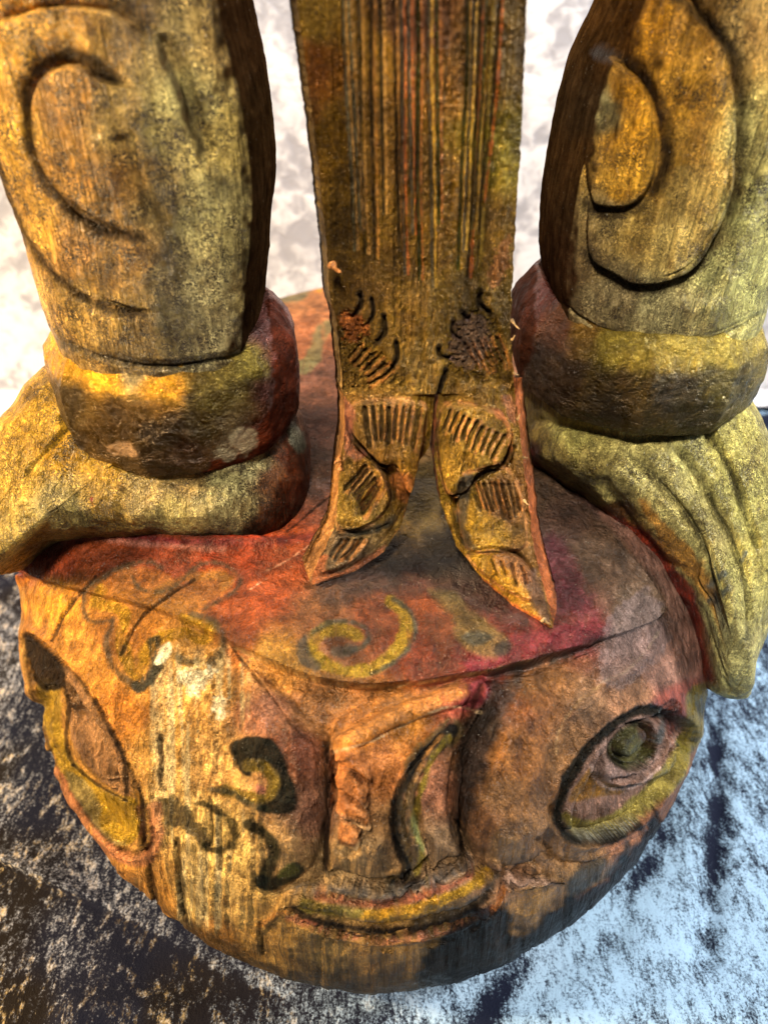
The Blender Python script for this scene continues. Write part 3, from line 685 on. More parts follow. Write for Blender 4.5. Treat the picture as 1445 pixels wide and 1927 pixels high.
C = 1.6 * field(UW, [(20, 60, 'b08a3c'), (120, 40, 'a5803a'), (250, 40, '80693c'), (330, 60, '8a7a4a'), (400, 60, 'a08a50'), (20, 250, 'b8923c'), (110, 200, '8a6834'), (130, 300, '967236'),
               (200, 330, '8a6a36'), (230, 240, '9a8248'), (300, 250, '7c7244'), (350, 200, '98905a'), (420, 260, 'aa9a58'), (380, 400, '8e8858'), (440, 420, 'a8a068'), (60, 450, 'b48e3e'),
               (150, 470, '92703c'), (200, 500, '7c6234'), (250, 480, '8a6c38'), (300, 400, '625634'), (310, 520, '5c5438'), (330, 600, '5c563c'), (400, 550, '989266'), (460, 560, 'a59c66'),
               (200, 600, '937a42'), (150, 580, 'a08444'), (250, 640, '70603a'), (430, 640, '969068')], 30.)
A = np.zeros(C.shape); A[..., 1] = .75 + .5 * fbm(U, 1 / 60., 3, 71); A[..., 2] = .12
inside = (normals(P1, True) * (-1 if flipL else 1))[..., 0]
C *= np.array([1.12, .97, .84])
m = sstep(.55, .82, inside + .1 * fbm(U, 1 / 20., 2, 8)) ; paint(C, m, '30160c', .96); A[..., 0] = -1.0 * m; A[..., 1] = A[..., 1] * (1 - m) + .25 * m  # dark red-brown inner side, deepened in the colour for shade
st([(215, 150), (170, 112), (110, 106), (62, 140), (50, 210), (60, 285), (92, 350), (140, 400), (200, 436), (262, 448)], 24, '241c12', .85, 8)
st([(-10, 290), (20, 385), (70, 480), (130, 540), (200, 580), (270, 592)], 17, '241c12', .85, 7)
st([(110, 645), (200, 672), (300, 688), (400, 676), (500, 648)], 18, '2c2c22', .75, 8)
st([(280, 60), (330, 160), (380, 280), (420, 360)], 26, '5a5436', .5, 12)
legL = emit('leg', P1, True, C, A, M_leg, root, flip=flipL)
tag(legL, 'cream and ochre shin on the left with crackled paint')

vsR = [-430, 0, 50, 100, 150, 200, 250, 300, 350, 420, 480, 520, 560, 600, 640, 672]
PR = shin(.80, vsR, [1270, 1142, 1115, 1090, 1075, 1062, 1050, 1040, 1032, 1024, 1020, 1024, 1030, 1040, 1060, 1080], [1800, 1680, 1660, 1640, 1615, 1595, 1570, 1545, 1525, 1490, 1465, 1452, 1440, 1425, 1405, 1380], .117, -1)
NR = normals(PR, True); flipR = (NR[10, 190] @ FWD) > 0
if flipR: NR = -NR
RO = [(1150, -60), (1250, -40), (1320, 40), (1362, 100), (1376, 180), (1378, 260), (1370, 350), (1340, 440), (1290, 505), (1220, 530), (1160, 512), (1110, 470), (1105, 380), (1100, 200), (1120, 60)]
RI = [(1140, 105), (1175, 128), (1210, 165), (1232, 220), (1238, 280), (1225, 340), (1192, 378), (1150, 384), (1112, 368), (1100, 250), (1112, 130)]
def rightleg(cv):
    d = sdf(cv.U, RO, 120); cn = np.interp(cv.U[..., 1], [0, 100, 200, 300, 450], [1165, 1140, 1110, 1092, 1085]); w = sstep(0, 50, cv.U[..., 0] - cn)
    cv.H -= w * .015 * sstep(-4, 4, d) * np.exp(-np.clip(d, 0, None) / 34)
    d = sdf(cv.U, RI, 120)
    cv.H -= sstep(0, 40, cv.U[..., 0] - cn) * .012 * sstep(-4, 4, d) * np.exp(-np.clip(d, 0, None) / 28)
    cv.groove([(1060, 570), (1130, 615), (1250, 645), (1350, 632), (1430, 590)], 10, .006)
    cv.H += .003 * worley(cv.U, (80, 150), 6) + .003 * fbm(cv.P0, (14, 14, 7), 3, 13) + .0012 * fbm(cv.P0, 80, 2, 19)
cv = Carve(PR, NR, 15); P1 = PR
for it in range(2):
    U = proj(P1); cv.begin(U); rightleg(cv); P1 = PR + NR * cv.H[..., None]
U = proj(P1); UW = U + 22 * np.stack([fbm(U, 1 / 40., 3, 81), fbm(U, 1 / 40., 3, 83)], -1)
C = 1.55 * field(UW, [(1220, 60, 'b07c20'), (1300, 60, '9c7430'), (1400, 60, '9a8250'), (1300, 180, 'b08432'), (1280, 280, 'a88238'), (1180, 250, 'b5842a'), (1170, 180, 'ac7a20'), (1175, 340, 'b08632'),
               (1320, 350, 'a89052'), (1200, 440, '9c8448'), (1280, 460, 'aa965a'), (1140, 400, '8e7c50'), (1420, 250, 'a8a066'), (1410, 400, 'a8a86e'), (1350, 520, 'a0a06c'), (1250, 590, '8e8862'),
               (1150, 560, '7c7050'), (1080, 500, '6a5838'), (1420, 520, 'a5a870'), (1130, 200, '8a8258')], 30.)
A = np.zeros(C.shape); A[..., 1] = .6 + .4 * fbm(U, 1 / 60., 3, 91); A[..., 2] = .1
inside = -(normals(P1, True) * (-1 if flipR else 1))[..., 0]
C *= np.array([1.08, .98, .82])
m = sstep(.5, .8, inside + .1 * fbm(U, 1 / 20., 2, 8)); paint(C, m, '2e1a0e', .96); A[..., 0] = -1.0 * m; A[..., 1] = A[..., 1] * (1 - m) + .25 * m  # dark brown inner side, its shade put into the colour
st([(1270, -10), (1345, 55), (1385, 120), (1396, 200), (1394, 290), (1380, 380), (1340, 465), (1290, 520), (1220, 545), (1150, 520), (1105, 475)], 26, '2a241a', .8, 10)
st([(1130, 100), (1165, 112), (1215, 150), (1248, 215), (1256, 290), (1238, 350), (1195, 392), (1150, 400), (1105, 385)], 24, '2a2014', .8, 10)
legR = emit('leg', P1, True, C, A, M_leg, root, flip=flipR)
tag(legR, 'ochre and olive cream shin on the right with a carved spiral')

# ---- ankle rings
def ring(cx, cy, rx, ry, prf, tilt=0.0, seed=0, nc=520, nr=230, bumps=.0018):
    prf = np.array(prf); x = np.linspace(0, len(prf) - 1, nr); fr = np.interp(x, range(len(prf)), prf[:, 1]); fz = np.interp(x, range(len(prf)), prf[:, 0])
    k = np.ones(5) / 5; fr = np.convolve(np.pad(fr, 2, 'edge'), k, 'valid'); fz = np.convolve(np.pad(fz, 2, 'edge'), k, 'valid')
    t = np.linspace(-np.pi * 1.5, np.pi * .5, nc, endpoint=False); c, s = np.cos(t), np.sin(t)
    n = 2.3; r = (np.abs(c) ** n + np.abs(s) ** n) ** (-1 / n)
    kn = np.sort(np.random.RandomState(seed).rand(11) * .35 + np.arange(11)) / 11 * 2 * np.pi - np.pi * 1.5      # whittled facets
    kx, ky = np.interp(kn, t, r * c), np.interp(kn, t, r * s); fx = np.interp(t, np.append(kn, kn[0] + 2 * np.pi), np.append(kx, kx[0]), period=2 * np.pi)
    fy = np.interp(t, np.append(kn, kn[0] + 2 * np.pi), np.append(ky, ky[0]), period=2 * np.pi); r = r * .30 + .735 * np.hypot(fx, fy)
    Pq = np.stack([cx + np.outer(fr, rx * r * c), cy + np.outer(fr, ry * r * s), np.outer(fz, np.ones(nc)) + tilt * np.outer(np.ones(nr), c)], -1)
    Nq = normals(Pq, True); fl = (Nq[nr // 2, nc // 2 - nc // 4] @ FWD) > 0
    j = np.argmin(s); fl = (Nq[nr // 2, j] @ FWD) > 0
    if fl: Nq = -Nq
    H = bumps * fbm(Pq, 20, 3, seed) + .0013 * fbm(Pq, 90, 2, seed + 4)
    return Pq + Nq * H[..., None], fl
Pq, fl = ring(-.226, .755, .127, .130, [(.552, .6), (.553, .84), (.556, .95), (.572, .995), (.61, 1.02), (.645, 1.01), (.655, .985), (.677, .86), (.679, .82), (.672, .70)], 0, 3)
U = proj(Pq); UW = U + 14 * np.stack([fbm(U, 1 / 30., 3, 101), fbm(U, 1 / 30., 3, 103)], -1)
C = field(UW, [(100, 660, 'b5821e'), (200, 700, 'bd8620'), (300, 735, 'b07a1c'), (120, 760, '5a4212'), (220, 790, '5a3e10'), (300, 820, '4a340e'), (380, 800, '4c3a10'), (440, 730, '72602a'), (480, 690, '7c6c2e'),
               (400, 760, '5c4c1c'), (250, 690, 'a08858'), (430, 800, '5c4a2a'), (350, 860, '5a3a18'), (510, 730, '6a3a30'), (530, 680, '6e3328'), (520, 620, '70423a'), (480, 830, '7c4030')], 26.)
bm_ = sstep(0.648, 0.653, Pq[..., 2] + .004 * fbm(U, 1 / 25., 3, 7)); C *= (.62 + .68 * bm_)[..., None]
A = np.zeros(C.shape); A[..., 0] = .65; A[..., 1] = .4; A[..., 2] = .2
patch(C, A, U, [(500, 560), (545, 600), (560, 700), (550, 800), (450, 880), (380, 895), (400, 870), (470, 820), (505, 760), (515, 680), (508, 640)], '5c240e', .9, 5, 10, gold=-.9)
patch(C, A, U, [(420, 835), (470, 800), (480, 830), (440, 865), (410, 860)], 'a89a74', .7, 5, 14, gold=0)
patch(C, A, U, [(205, 835), (250, 835), (262, 858), (215, 855)], 'b88a58', .8, 4, 10, gold=0)
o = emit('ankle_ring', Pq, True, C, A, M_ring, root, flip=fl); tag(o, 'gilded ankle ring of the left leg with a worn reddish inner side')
Pq, fl = ring(.284, .808, .133, .145, [(.575, .62), (.576, .85), (.579, .95), (.595, .995), (.625, 1.02), (.650, 1.01), (.660, .985), (.684, .86), (.686, .82), (.676, .70)], -.008, 5)
U = proj(Pq); UW = U + 14 * np.stack([fbm(U, 1 / 30., 3, 111), fbm(U, 1 / 30., 3, 113)], -1)
C = field(UW, [(1000, 560, '5a2a20'), (980, 500, '5e3a28'), (1050, 620, '54301a'), (1050, 700, '4a3218'), (1150, 740, '4e3a16'), (1250, 740, '57451c'), (1350, 720, '6a5c26'), (1150, 650, '84702a'), (1250, 670, '8e7a34'),
               (1350, 650, '94823a'), (1410, 620, '8e7e3a'), (1100, 620, '6e5020'), (1300, 770, '5a4a1c')], 26.)
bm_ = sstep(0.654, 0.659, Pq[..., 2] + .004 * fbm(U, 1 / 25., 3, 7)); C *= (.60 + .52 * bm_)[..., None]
A = np.zeros(C.shape); A[..., 0] = .6; A[..., 1] = .4; A[..., 2] = .2
patch(C, A, U, [(940, 430), (1000, 430), (1010, 560), (1000, 680), (960, 720), (940, 600)], '48200e', .9, 6, 10, gold=-.9)
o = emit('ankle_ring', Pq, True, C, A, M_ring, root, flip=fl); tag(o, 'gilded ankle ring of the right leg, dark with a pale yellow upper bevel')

# ---- feet
def blob(u0, v0, d0, outline, front_t, back_t, gu=0.0, gv=0.0, p=.62, nr=340, nc=520):
    o = smooth(outline, True, 10); ang = np.arctan2(o[:, 1] - v0, o[:, 0] - u0); rad = np.hypot(o[:, 0] - u0, o[:, 1] - v0)
    i = np.argsort(ang); ang, rad = ang[i], rad[i]
    phi = np.linspace(-np.pi, np.pi, nc, endpoint=False); k = np.interp(phi, ang, rad, period=2 * np.pi)
    psi = np.concatenate([np.linspace(np.pi / 2, -.15, int(nr * .8), endpoint=False), np.linspace(-.15, -np.pi / 2, nr - int(nr * .8))])
    lat = np.clip(np.cos(psi), 1e-4, 1) ** p; dep = np.where(psi > 0, front_t, back_t) * np.sin(psi)
    u = u0 + np.outer(lat, k * np.cos(phi)); v = v0 + np.outer(lat, k * np.sin(phi))
    d = d0 + gu * (u - u0) + gv * (v - v0)
    Pb = unproj(u, v, d) - dep[:, None, None] * FWD
    Nb = normals(Pb, True); fl = (Nb[40, 10] @ FWD) > 0
    return Pb, (-Nb if fl else Nb), fl
FL = [(95, 722), (60, 770), (22, 820), (2, 875), (-30, 940), (-45, 1010), (-20, 1060), (34, 1078), (80, 1040), (130, 1018), (260, 1014), (420, 1020), (530, 1010), (572, 960), (583, 880), (578, 815), (556, 765), (500, 700), (300, 660), (160, 680)]
Pf, Nf, fl = blob(300, 870, .888, FL, .118, .13, gu=.00005, gv=.00002, p=.42)
def footL(cv):
    cv.groove([(110, 770), (180, 850), (300, 900), (400, 905), (490, 870), (550, 800)], 20, .007)
    cv.groove([(140, 790), (90, 850), (45, 900)], 12, .003)
    cv.H += .005 * worley(cv.U, (110, 60), 8) + .003 * fbm(cv.P0, 12, 3, 23) + .0016 * fbm(cv.P0, 70, 2, 29)
cv = Carve(Pf, Nf, 21); P1 = Pf
for it in range(2):
    U = proj(P1); cv.begin(U); footL(cv); P1 = Pf + Nf * cv.H[..., None]
U = proj(P1); UW = U + 20 * np.stack([fbm(U, 1 / 40., 3, 121), fbm(U, 1 / 40., 3, 123)], -1)
C = np.array([1.26, 1.12, 1.04]) * field(UW, [(60, 800, 'ae8a30'), (120, 850, 'b08828'), (200, 880, 'b08c34'), (40, 900, 'ac8c38'), (30, 1000, 'a08a44'), (100, 950, 'a89858'), (200, 950, 'aa8c40'), (280, 930, 'b8a060'), (350, 900, '9a8450'),
               (320, 970, 'a69a5c'), (430, 920, 'a8a470'), (480, 870, 'aeac7c'), (450, 970, '989060'), (520, 900, '6a4426'), (550, 850, '5c3018'), (560, 930, '6a2a16'), (150, 990, '9a9054'), (500, 980, '5c3a20')], 28.)
A = np.zeros(C.shape); A[..., 1] = .6 + .5 * fbm(U, 1 / 60., 3, 131); A[..., 2] = .15
patch(C, A, U, [(530, 800), (575, 820), (588, 900), (575, 970), (520, 1010), (440, 1015), (500, 970), (530, 900)], '4c200e', .9, 10, 14, gold=-.9)
patch(C, A, U, [(550, 790), (570, 815), (575, 850), (555, 850), (540, 815)], '7a7a64', .8, 4, 5)
stroke(C, A, U, [(172, 940), (176, 955)], 5, '9a2a18', .9, 1)
lab = np.zeros(U.shape[:2], int); lab[(U[..., 0] < 62) & (U[..., 1] > 940)] = 1
o = emit('foot', P1, True, C, A, M_leg, root, lab, {1: 'toe'}, flip=fl); tag(o, 'ochre left foot turned out to the left')

FR = [(972, 705), (975, 780), (985, 850), (1040, 900), (1100, 950), (1180, 1025), (1240, 1090), (1290, 1160), (1315, 1230), (1325, 1280), (1345, 1302), (1380, 1306), (1390, 1255), (1400, 1225), (1425, 1150), (1443, 1050), (1446, 960), (1430, 870), (1400, 795), (1370, 745), (1330, 700), (1200, 660), (1050, 660)]
Pf, Nf, fl = blob(1235, 930, .930, FR, .120, .12, gv=.00010, p=.55)
TOEG = [[(1180, 850), (1235, 900), (1290, 970), (1330, 1040), (1352, 1120), (1382, 1230)], [(1255, 830), (1310, 890), (1345, 960), (1385, 1040), (1402, 1130), (1405, 1200)], [(1320, 800), (1365, 870), (1395, 950), (1425, 1040)]]
def footR(cv):
    for g in TOEG: cv.groove(g, 18, .006)
    for g in TOEG: cv.groove([(a + 3, b - 2) for a, b in g[1:-1]], 6, .007)
    cv.ridge([(1040, 830), (1110, 880), (1180, 940)], 40, .006)
    cv.groove([(1000, 790), (1100, 810), (1230, 825), (1340, 790)], 16, .006)
    cv.groove([(1310, 1085), (1345, 1150), (1372, 1300)], 8, .010)
    cv.groove([(1130, 900), (1200, 990), (1270, 1070)], 20, .006)
    cv.H += .004 * worley(cv.U, (70, 110), 9) + .003 * fbm(cv.P0, 14, 3, 33) + .0016 * fbm(cv.P0, 70, 2, 39)
cv = Carve(Pf, Nf, 31); P1 = Pf
for it in range(2):
    U = proj(P1); cv.begin(U); footR(cv); P1 = Pf + Nf * cv.H[..., None]
U = proj(P1); UW = U + 18 * np.stack([fbm(U, 1 / 40., 3, 141), fbm(U, 1 / 40., 3, 143)], -1)
C = np.array([1.44, 1.28, 1.28]) * field(UW, [(990, 800, '6a5a2c'), (1040, 850, '7a6e3a'), (1100, 880, '7c7440'), (1080, 830, '9c9852'), (1150, 920, '8e8850'), (1200, 860, 'a5a060'), (1250, 900, 'a8a466'), (1250, 980, 'a5a062'), (1300, 860, 'aaaa68'),
               (1350, 850, 'a8a65c'), (1400, 950, 'a8a860'), (1380, 1100, 'a4a464'), (1330, 1000, 'a09c60'), (1320, 1200, 'a4a268'), (1360, 1260, 'a8a86c'), (1430, 1050, 'a8a55a'), (1200, 1000, '7c6a34'),
               (1150, 980, '5a3c1c'), (1000, 860, '3e2416')], 26.)
A = np.zeros(C.shape); A[..., 1] = .5 + .4 * fbm(U, 1 / 60., 3, 151); A[..., 2] = .1
patch(C, A, U, [(960, 820), (1040, 890), (1130, 960), (1215, 1000), (1285, 1075), (1320, 1140), (1338, 1210), (1342, 1290), (1300, 1290), (1200, 1100), (1080, 960), (960, 880)], '7c1c0c', .95, 8, 12)
patch(C, A, U, [(1205, 940), (1260, 990), (1315, 1050), (1350, 1110), (1345, 1150), (1305, 1100), (1250, 1040)], 'b87c2c', .85, 7, 8)
patch(C, A, U, [(1215, 1030), (1260, 1070), (1310, 1140), (1320, 1200), (1290, 1180), (1250, 1100)], '9a2a14', .85, 6, 8)
stroke(C, A, U, [(1335, 1102), (1362, 1080)], 15, '5c6660', .85, 3); stroke(C, A, U, [(1336, 1130), (1372, 1108)], 11, '5c6660', .85, 3)
stroke(C, A, U, [(1393, 1060), (1402, 1040)], 9, '5c6660', .85, 3)
for g in TOEG: stroke(C, A, U, g, 8, '4c4830', .55, 4)
lab = np.zeros(U.shape[:2], int)
w = U[..., 1] > 1000
x1 = np.interp(U[..., 1], [970, 1040, 1120, 1230, 1310], [1290, 1330, 1352, 1382, 1395]); x2 = np.interp(U[..., 1], [960, 1040, 1130, 1200], [1345, 1385, 1402, 1405])
lab[w & (U[..., 0] < x1) & (U[..., 1] > 1090)] = 1; lab[w & (U[..., 0] >= x1) & (U[..., 0] < x2)] = 2; lab[w & (U[..., 0] >= x2) & (U[..., 0] >= x1)] = 3
o = emit('foot', P1, True, C, A, M_leg, root, lab, {1: 'toe', 2: 'toe', 3: 'toe'}, flip=fl); tag(o, 'olive cream right foot with long carved toes hanging over the edge')

# ---- sash and its two tails
YV = ([-430, 500, 640, 760, 880, 1000, 1100, 1180], [.66, .655, .650, .638, .620, .590, .552, .512])
def slab(vs, xl, xr, nr, ncf, thick, back_l=.012, back_r=-.004, bow=.006):
    v = np.linspace(vs[0], vs[-1], nr); L = np.interp(v, vs, xl); R = np.interp(v, vs, xr)
    k = np.ones(7) / 7; sm = lambda a: np.convolve(np.pad(a, 3, 'edge'), k, 'valid')
    jl = 2.2 * fbm(np.stack([v, v * 0 + 5], -1), (1 / 12., 1), 3, int(xl[0])); jr = 2.2 * fbm(np.stack([v, v * 0 + 9], -1), (1 / 12., 1), 3, int(xr[0]))
    L, R = sm(L) + jl, sm(R) + jr; Y = np.interp(v, *YV)
    s = np.linspace(0, 1, ncf); u = L[:, None] + (R - L)[:, None] * s; V = np.repeat(v[:, None], ncf, 1)
    d = depth_at_dist(v, Y)[:, None] + bow * ((2 * s - 1) ** 2)[None, :]
    Pf = unproj(u, V, np.broadcast_to(d, u.shape))
    nb = 24; sb = np.linspace(1, 0, nb)
    Lp, Rp = Pf[:, :1], Pf[:, -1:]
    side_r = [Rp + np.array([back_r * q, thick * q, 0]) for q in (.03, .15, .4, .7, 1.0)]
    bl = Lp + np.array([-back_l, thick, 0]); br = Rp + np.array([back_r, thick, 0])
    back = br + (bl - br) * sb[None, :, None]
    side_l = [Lp + np.array([-back_l * q, thick * q, 0]) for q in (.7, .4, .15, .03)]
    Pall = np.concatenate([Pf] + side_r + [back[:, 1:]] + side_l, 1)
    m0 = Pall[:1].mean(1, keepdims=True); Pall = np.concatenate([m0 + (Pall[:1] - m0) * .02, Pall], 0) if thick > 0 and vs[0] < 0 else Pall
    Nn = normals(Pall, True); fl = (Nn[nr // 2, ncf // 2] @ FWD) > 0
    return Pall, (-Nn if fl else Nn), fl, ncf
def finish(Pall, Nn, ncf, fn, seed):
    cvx = Carve(Pall, Nn, seed); Px = Pall; w = np.zeros(Pall.shape[:2]); w[:, 1:ncf - 1] = 1
    Nf_ = Nn.copy(); Nf_[:, :ncf] = Nn[:, ncf // 2][:, None]
    for it in range(2):
        Uq = proj(Px); cvx.begin(Uq); fn(cvx); Px = Pall + Nf_ * (cvx.H * w)[..., None]
    return Px, proj(Px)
LONG = []
rs = np.random.RandomState(4)
for x0, x1, ye in ((640, 668, 470), (672, 688, 475), (700, 706, 495), (752, 762, 515), (783, 790, 525), (808, 814, 540), (882, 862, 505), (906, 880, 520), (930, 897, 518)):
    LONG.append(([(x0 - (x1 - x0) * .6, -420), (x0 + (rs.rand() - .5) * 4, -110), (x0 + (x1 - x0) * .3 + (rs.rand() - .5) * 7, 120), (x0 + (x1 - x0) * .65 + (rs.rand() - .5) * 6, 310), (x1, ye)], 5.5, .013))
for x0, x1, ye in ((655, 678, 430), (716, 722, 400), (740, 752, 470), (770, 777, 440), (822, 826, 420), (894, 872, 470), (918, 890, 430), (942, 905, 380)):
    LONG.append(([(x0 - (x1 - x0) * .6, -420), (x0 + (rs.rand() - .5) * 4, -40), (x0 + (x1 - x0) * .4 + (rs.rand() - .5) * 5, 180), (x1, ye)], 3.6, .01))
NOTCH = [([(676, 548), (680, 575), (660, 598)], 9, .016), ([(699, 560), (702, 590), (690, 612)], 6, .012), ([(722, 590), (724, 625), (708, 645)], 9, .016), ([(746, 640), (748, 672), (736, 690)], 8, .014),
         ([(905, 548), (902, 570), (925, 590)], 9, .016), ([(852, 600), (850, 625), (868, 640)], 7, .012), ([(868, 585), (880, 600)], 8, .012), ([(825, 650), (828, 668), (850, 672)], 8, .014)]
HATCH0 = [([(650 + 15 * i, 705 - 4 * i), (700 + 12 * i, 650 - 2 * i)], 6, .010) for i in range(4)] + [([(880 + 14 * i, 640 + 6 * i), (905 + 14 * i, 700 + 4 * i)], 6, .009) for i in range(4)]
rs = np.random.RandomState(21)
def fan(n, a0, a1, b0, b1, w=6.0):
    """short gouged stripes running from the line a0-a1 to the line b0-b1, each a bit different"""
    out = []
    for k in range(n):
        t = (k + .5) / n; q = lambda A_, B_: (A_[0] + (B_[0] - A_[0]) * t, A_[1] + (B_[1] - A_[1]) * t)
        p0, p1 = q(a0, a1), q(b0, b1); e = rs.rand(6) - .5; f0, f1 = .10 * rs.rand(), 1 - .30 * rs.rand()
        m = lambda f, dx, dy: (p0[0] + (p1[0] - p0[0]) * f + dx, p0[1] + (p1[1] - p0[1]) * f + dy)
        out.append(([m(f0, e[0] * 3, e[1] * 3), m(.5, e[2] * 5, e[3] * 5), m(f1, e[4] * 3, e[5] * 3)], w * (.75 + .6 * rs.rand()), .02))
    return out
HATCH = fan(6, (672, 640), (752, 690), (645, 680), (690, 732), 6) + fan(6, (865, 640), (935, 620), (900, 705), (962, 690), 5)
def sashH(cv):
    cv.groove([(836, 700), (830, 722), (822, 750)], 9, .02, taper=False); cv.H -= .010 * sstep(6, -6, cv.U[..., 1] * -1 + 745 - 4) * 0
    for p, w, h in LONG + NOTCH + HATCH: cv.groove(p, w, h)
    cv.H -= .006 * sstep(8, -8, sdf(cv.U, [(640, 590), (680, 600), (705, 640), (740, 690), (760, 720), (640, 730)], 40)) * (.6 + .8 * np.abs(fbm(cv.U, 1 / 9., 2, 3)))
    cv.H -= .006 * sstep(8, -8, sdf(cv.U, [(900, 575), (930, 600), (960, 690), (960, 720), (850, 710), (840, 650), (870, 600)], 40)) * (.6 + .8 * np.abs(fbm(cv.U, 1 / 9., 2, 5)))
    cv.H += .0022 * fbm(cv.U, (1 / 50., 1 / 140.), 3, 6) + .0008 * fbm(cv.U, 1 / 9., 2, 8)
def sash_paint(U, extra=None):
    UW = U + 18 * np.stack([fbm(U, 1 / 40., 3, 161), fbm(U, 1 / 40., 3, 163)], -1)
    C = np.array([1.45, 1.25, .95]) * field(UW, [(580, 30, '6a5420'), (600, 120, '6e4818'), (620, 250, '644a14'), (640, 400, '5a4416'), (700, 100, '6a5018'), (720, 300, '5c4416'), (780, 60, '583820'), (840, 150, '6a4c18'), (840, 350, '6a5018'),
                   (950, 100, '5a481c'), (940, 280, '6c6220'), (930, 450, '5c4818'), (760, 450, '604a18'), (760, 620, '6a5420'), (680, 560, '54401a'), (900, 560, '58481c'), (780, 700, '6a5622'), (700, 800, '7a6030'),
                   (740, 880, '8a6828'), (880, 850, '7a6228'), (860, 930, '7c6426'), (920, 1000, '8a7028'), (960, 950, '6a4c28'), (940, 1090, '8e6c22'), (660, 960, '74602a'), (640, 1040, '6c5c48'), (990, 1060, '7a5c34')], 30.)
    A = np.zeros(C.shape); A[..., 0] = .55; A[..., 1] = .55; A[..., 2] = .2
    return C, A
sv = [-430, 0, 100, 200, 300, 400, 480, 560, 600, 640, 742]
Ps, Ns, fl, nf = slab(sv, [493, 558, 572, 585, 598, 608, 616, 622, 632, 637, 646], [1018, 992, 987, 983, 978, 972, 966, 963, 961, 962, 969], 760, 330, .035)
Px, U = finish(Ps, Ns, nf, sashH, 41); C, A = sash_paint(U)
for i, (p, w, h) in enumerate(LONG):
    st(p, 5, ['6a6448', '3a3016', '241608', '6c6450', '3c4a1c', '6e6248', '3a4418', '201408', '2a2410'][i % 9], .8, 2)
    st([(a + 6, b_) for a, b_ in p], 4.5, ['b08040', 'b8843c', 'a8702c', 'b05c24', 'a8662c', 'b88a2c', 'b0822c', 'b05a1c', '9a7a2c'][i % 9], .85, 1.5, gold=.2)
st([(838, 696), (830, 722), (822, 748)], 10, '0c0806', .95, 2)
for p, w, h in NOTCH: st(p, w * 1.1, '140d08', .85, 3)
for p, w, h in HATCH: st([(a + 6, b_ + 3) for a, b_ in p], 6, 'c07a34', .75, 3, gold=.2)
pt([(575, 95), (612, 95), (615, 180), (590, 230), (570, 160)], '7e4216', .45, 14, 14)
pt([(642, 590), (682, 600), (690, 625), (650, 640)], 'b4622a', .7, 5, 14, rs=1 / 7.)
pt([(850, 620), (900, 590), (925, 640), (900, 690), (850, 680)], '6c5048', .6, 6, 16, gold=.1, rs=1 / 7.)
pt([(755, 555), (800, 530), (798, 570), (760, 572)], '9a7434', .7, 3, 12, rs=1 / 7.)
pt([(935, 470), (958, 440), (955, 500), (930, 540), (920, 520)], '9a6234', .7, 4, 10, rs=1 / 7.)
side = np.zeros(U.shape[:2]); side[:, nf:] = 1
paint(C, side, 'b88a48', .9); A[..., 0] *= (1 - side)
sash = emit('sash', Px, True, C, A, M_sash, root, flip=fl); tag(sash, 'gilded brown wooden sash hanging between the legs with long carved lines')

LA = [(668, 760), (700, 752), (790, 758), (800, 800), (785, 900), (770, 930), (745, 880), (715, 880), (690, 850), (665, 820), (655, 780)]
LB = [(650, 860), (690, 855), (722, 900), (735, 940), (700, 985), (640, 1000), (632, 940)]
LC = [(632, 1005), (680, 1010), (700, 1000), (690, 1030), (650, 1065), (615, 1070)]
rs = np.random.RandomState(12)
FANL = fan(8, (678, 752), (800, 752), (694, 842), (778, 868)) + fan(6, (650, 905), (720, 950), (672, 862), (728, 905), 8)[:0] + fan(6, (690, 868), (722, 915), (640, 925), (680, 975), 8) + fan(4, (640, 1010), (690, 1012), (606, 1062), (648, 1062), 7)
FANR = fan(9, (842, 762), (958, 822), (828, 815), (925, 880), 6) + fan(8, (880, 905), (972, 905), (905, 968), (985, 985), 6) + fan(4, (915, 1050), (985, 1062), (930, 1085), (1000, 1110), 4)
def fan_paint(F, seed):
    r = np.random.RandomState(seed)
    for p, w, h in F:
        st(p, w * .9, '2a1e12', .65, 2, rag=4)
        ax = np.array(p[-1]) - np.array(p[0]); nx = np.array([-ax[1], ax[0]]) / np.hypot(*ax)
        if nx[0] < 0: nx = -nx
        off = nx * w * .95
        st([(a + off[0], b_ + off[1]) for a, b_ in p], w * .85, ['d08a48', 'bc7634', 'd09a5c', 'b07a42'][r.randint(4)], .55 + .4 * r.rand(), 2, gold=.1, rag=3)
def undercut_shade(pts, w=9):
    st(pts, w, '1a120c', .7, 4, rag=4)  # dark stroke painting the shadow below a raised lobe
def tailL(cv):
    d = cv.raise_(LA, .013, 2.0, .006, 26); d2 = sdf(cv.U, LB, 50); cv.H += .008 * sstep(3, -3, d2) * sstep(-2, 4, d)
    cv.raise_(LC, .007, 2.5)
    for p, w, h in FANL: cv.groove(p, w, h)
    cv.groove([(655, 785), (668, 830), (695, 858), (730, 895), (742, 945)], 9, .012); cv.groove([(632, 1003), (690, 1005), (735, 985)], 9, .012)
    cv.groove([(600, 1085), (660, 1062), (720, 1020), (765, 950)], 9, .012)
    cv.H += .0022 * fbm(cv.U, (1 / 50., 1 / 140.), 3, 6) + .0008 * fbm(cv.U, 1 / 9., 2, 8)
tl = [742, 760, 800, 840, 870, 960, 1000, 1040, 1075, 1092, 1100]
Ps, Ns, fl, nf = slab(tl, [646, 648, 650, 645, 640, 634, 626, 608, 590, 584, 586], [819, 816, 813, 808, 788, 765, 748, 722, 668, 620, 598], 380, 170, .035)
Px, U = finish(Ps, Ns, nf, tailL, 41); C, A = sash_paint(U)
fan_paint(FANL, 3)
for q_ in (LA, LB): st(q_, 4.5, 'c08a54', .65, 2, closed=True, rag=6)
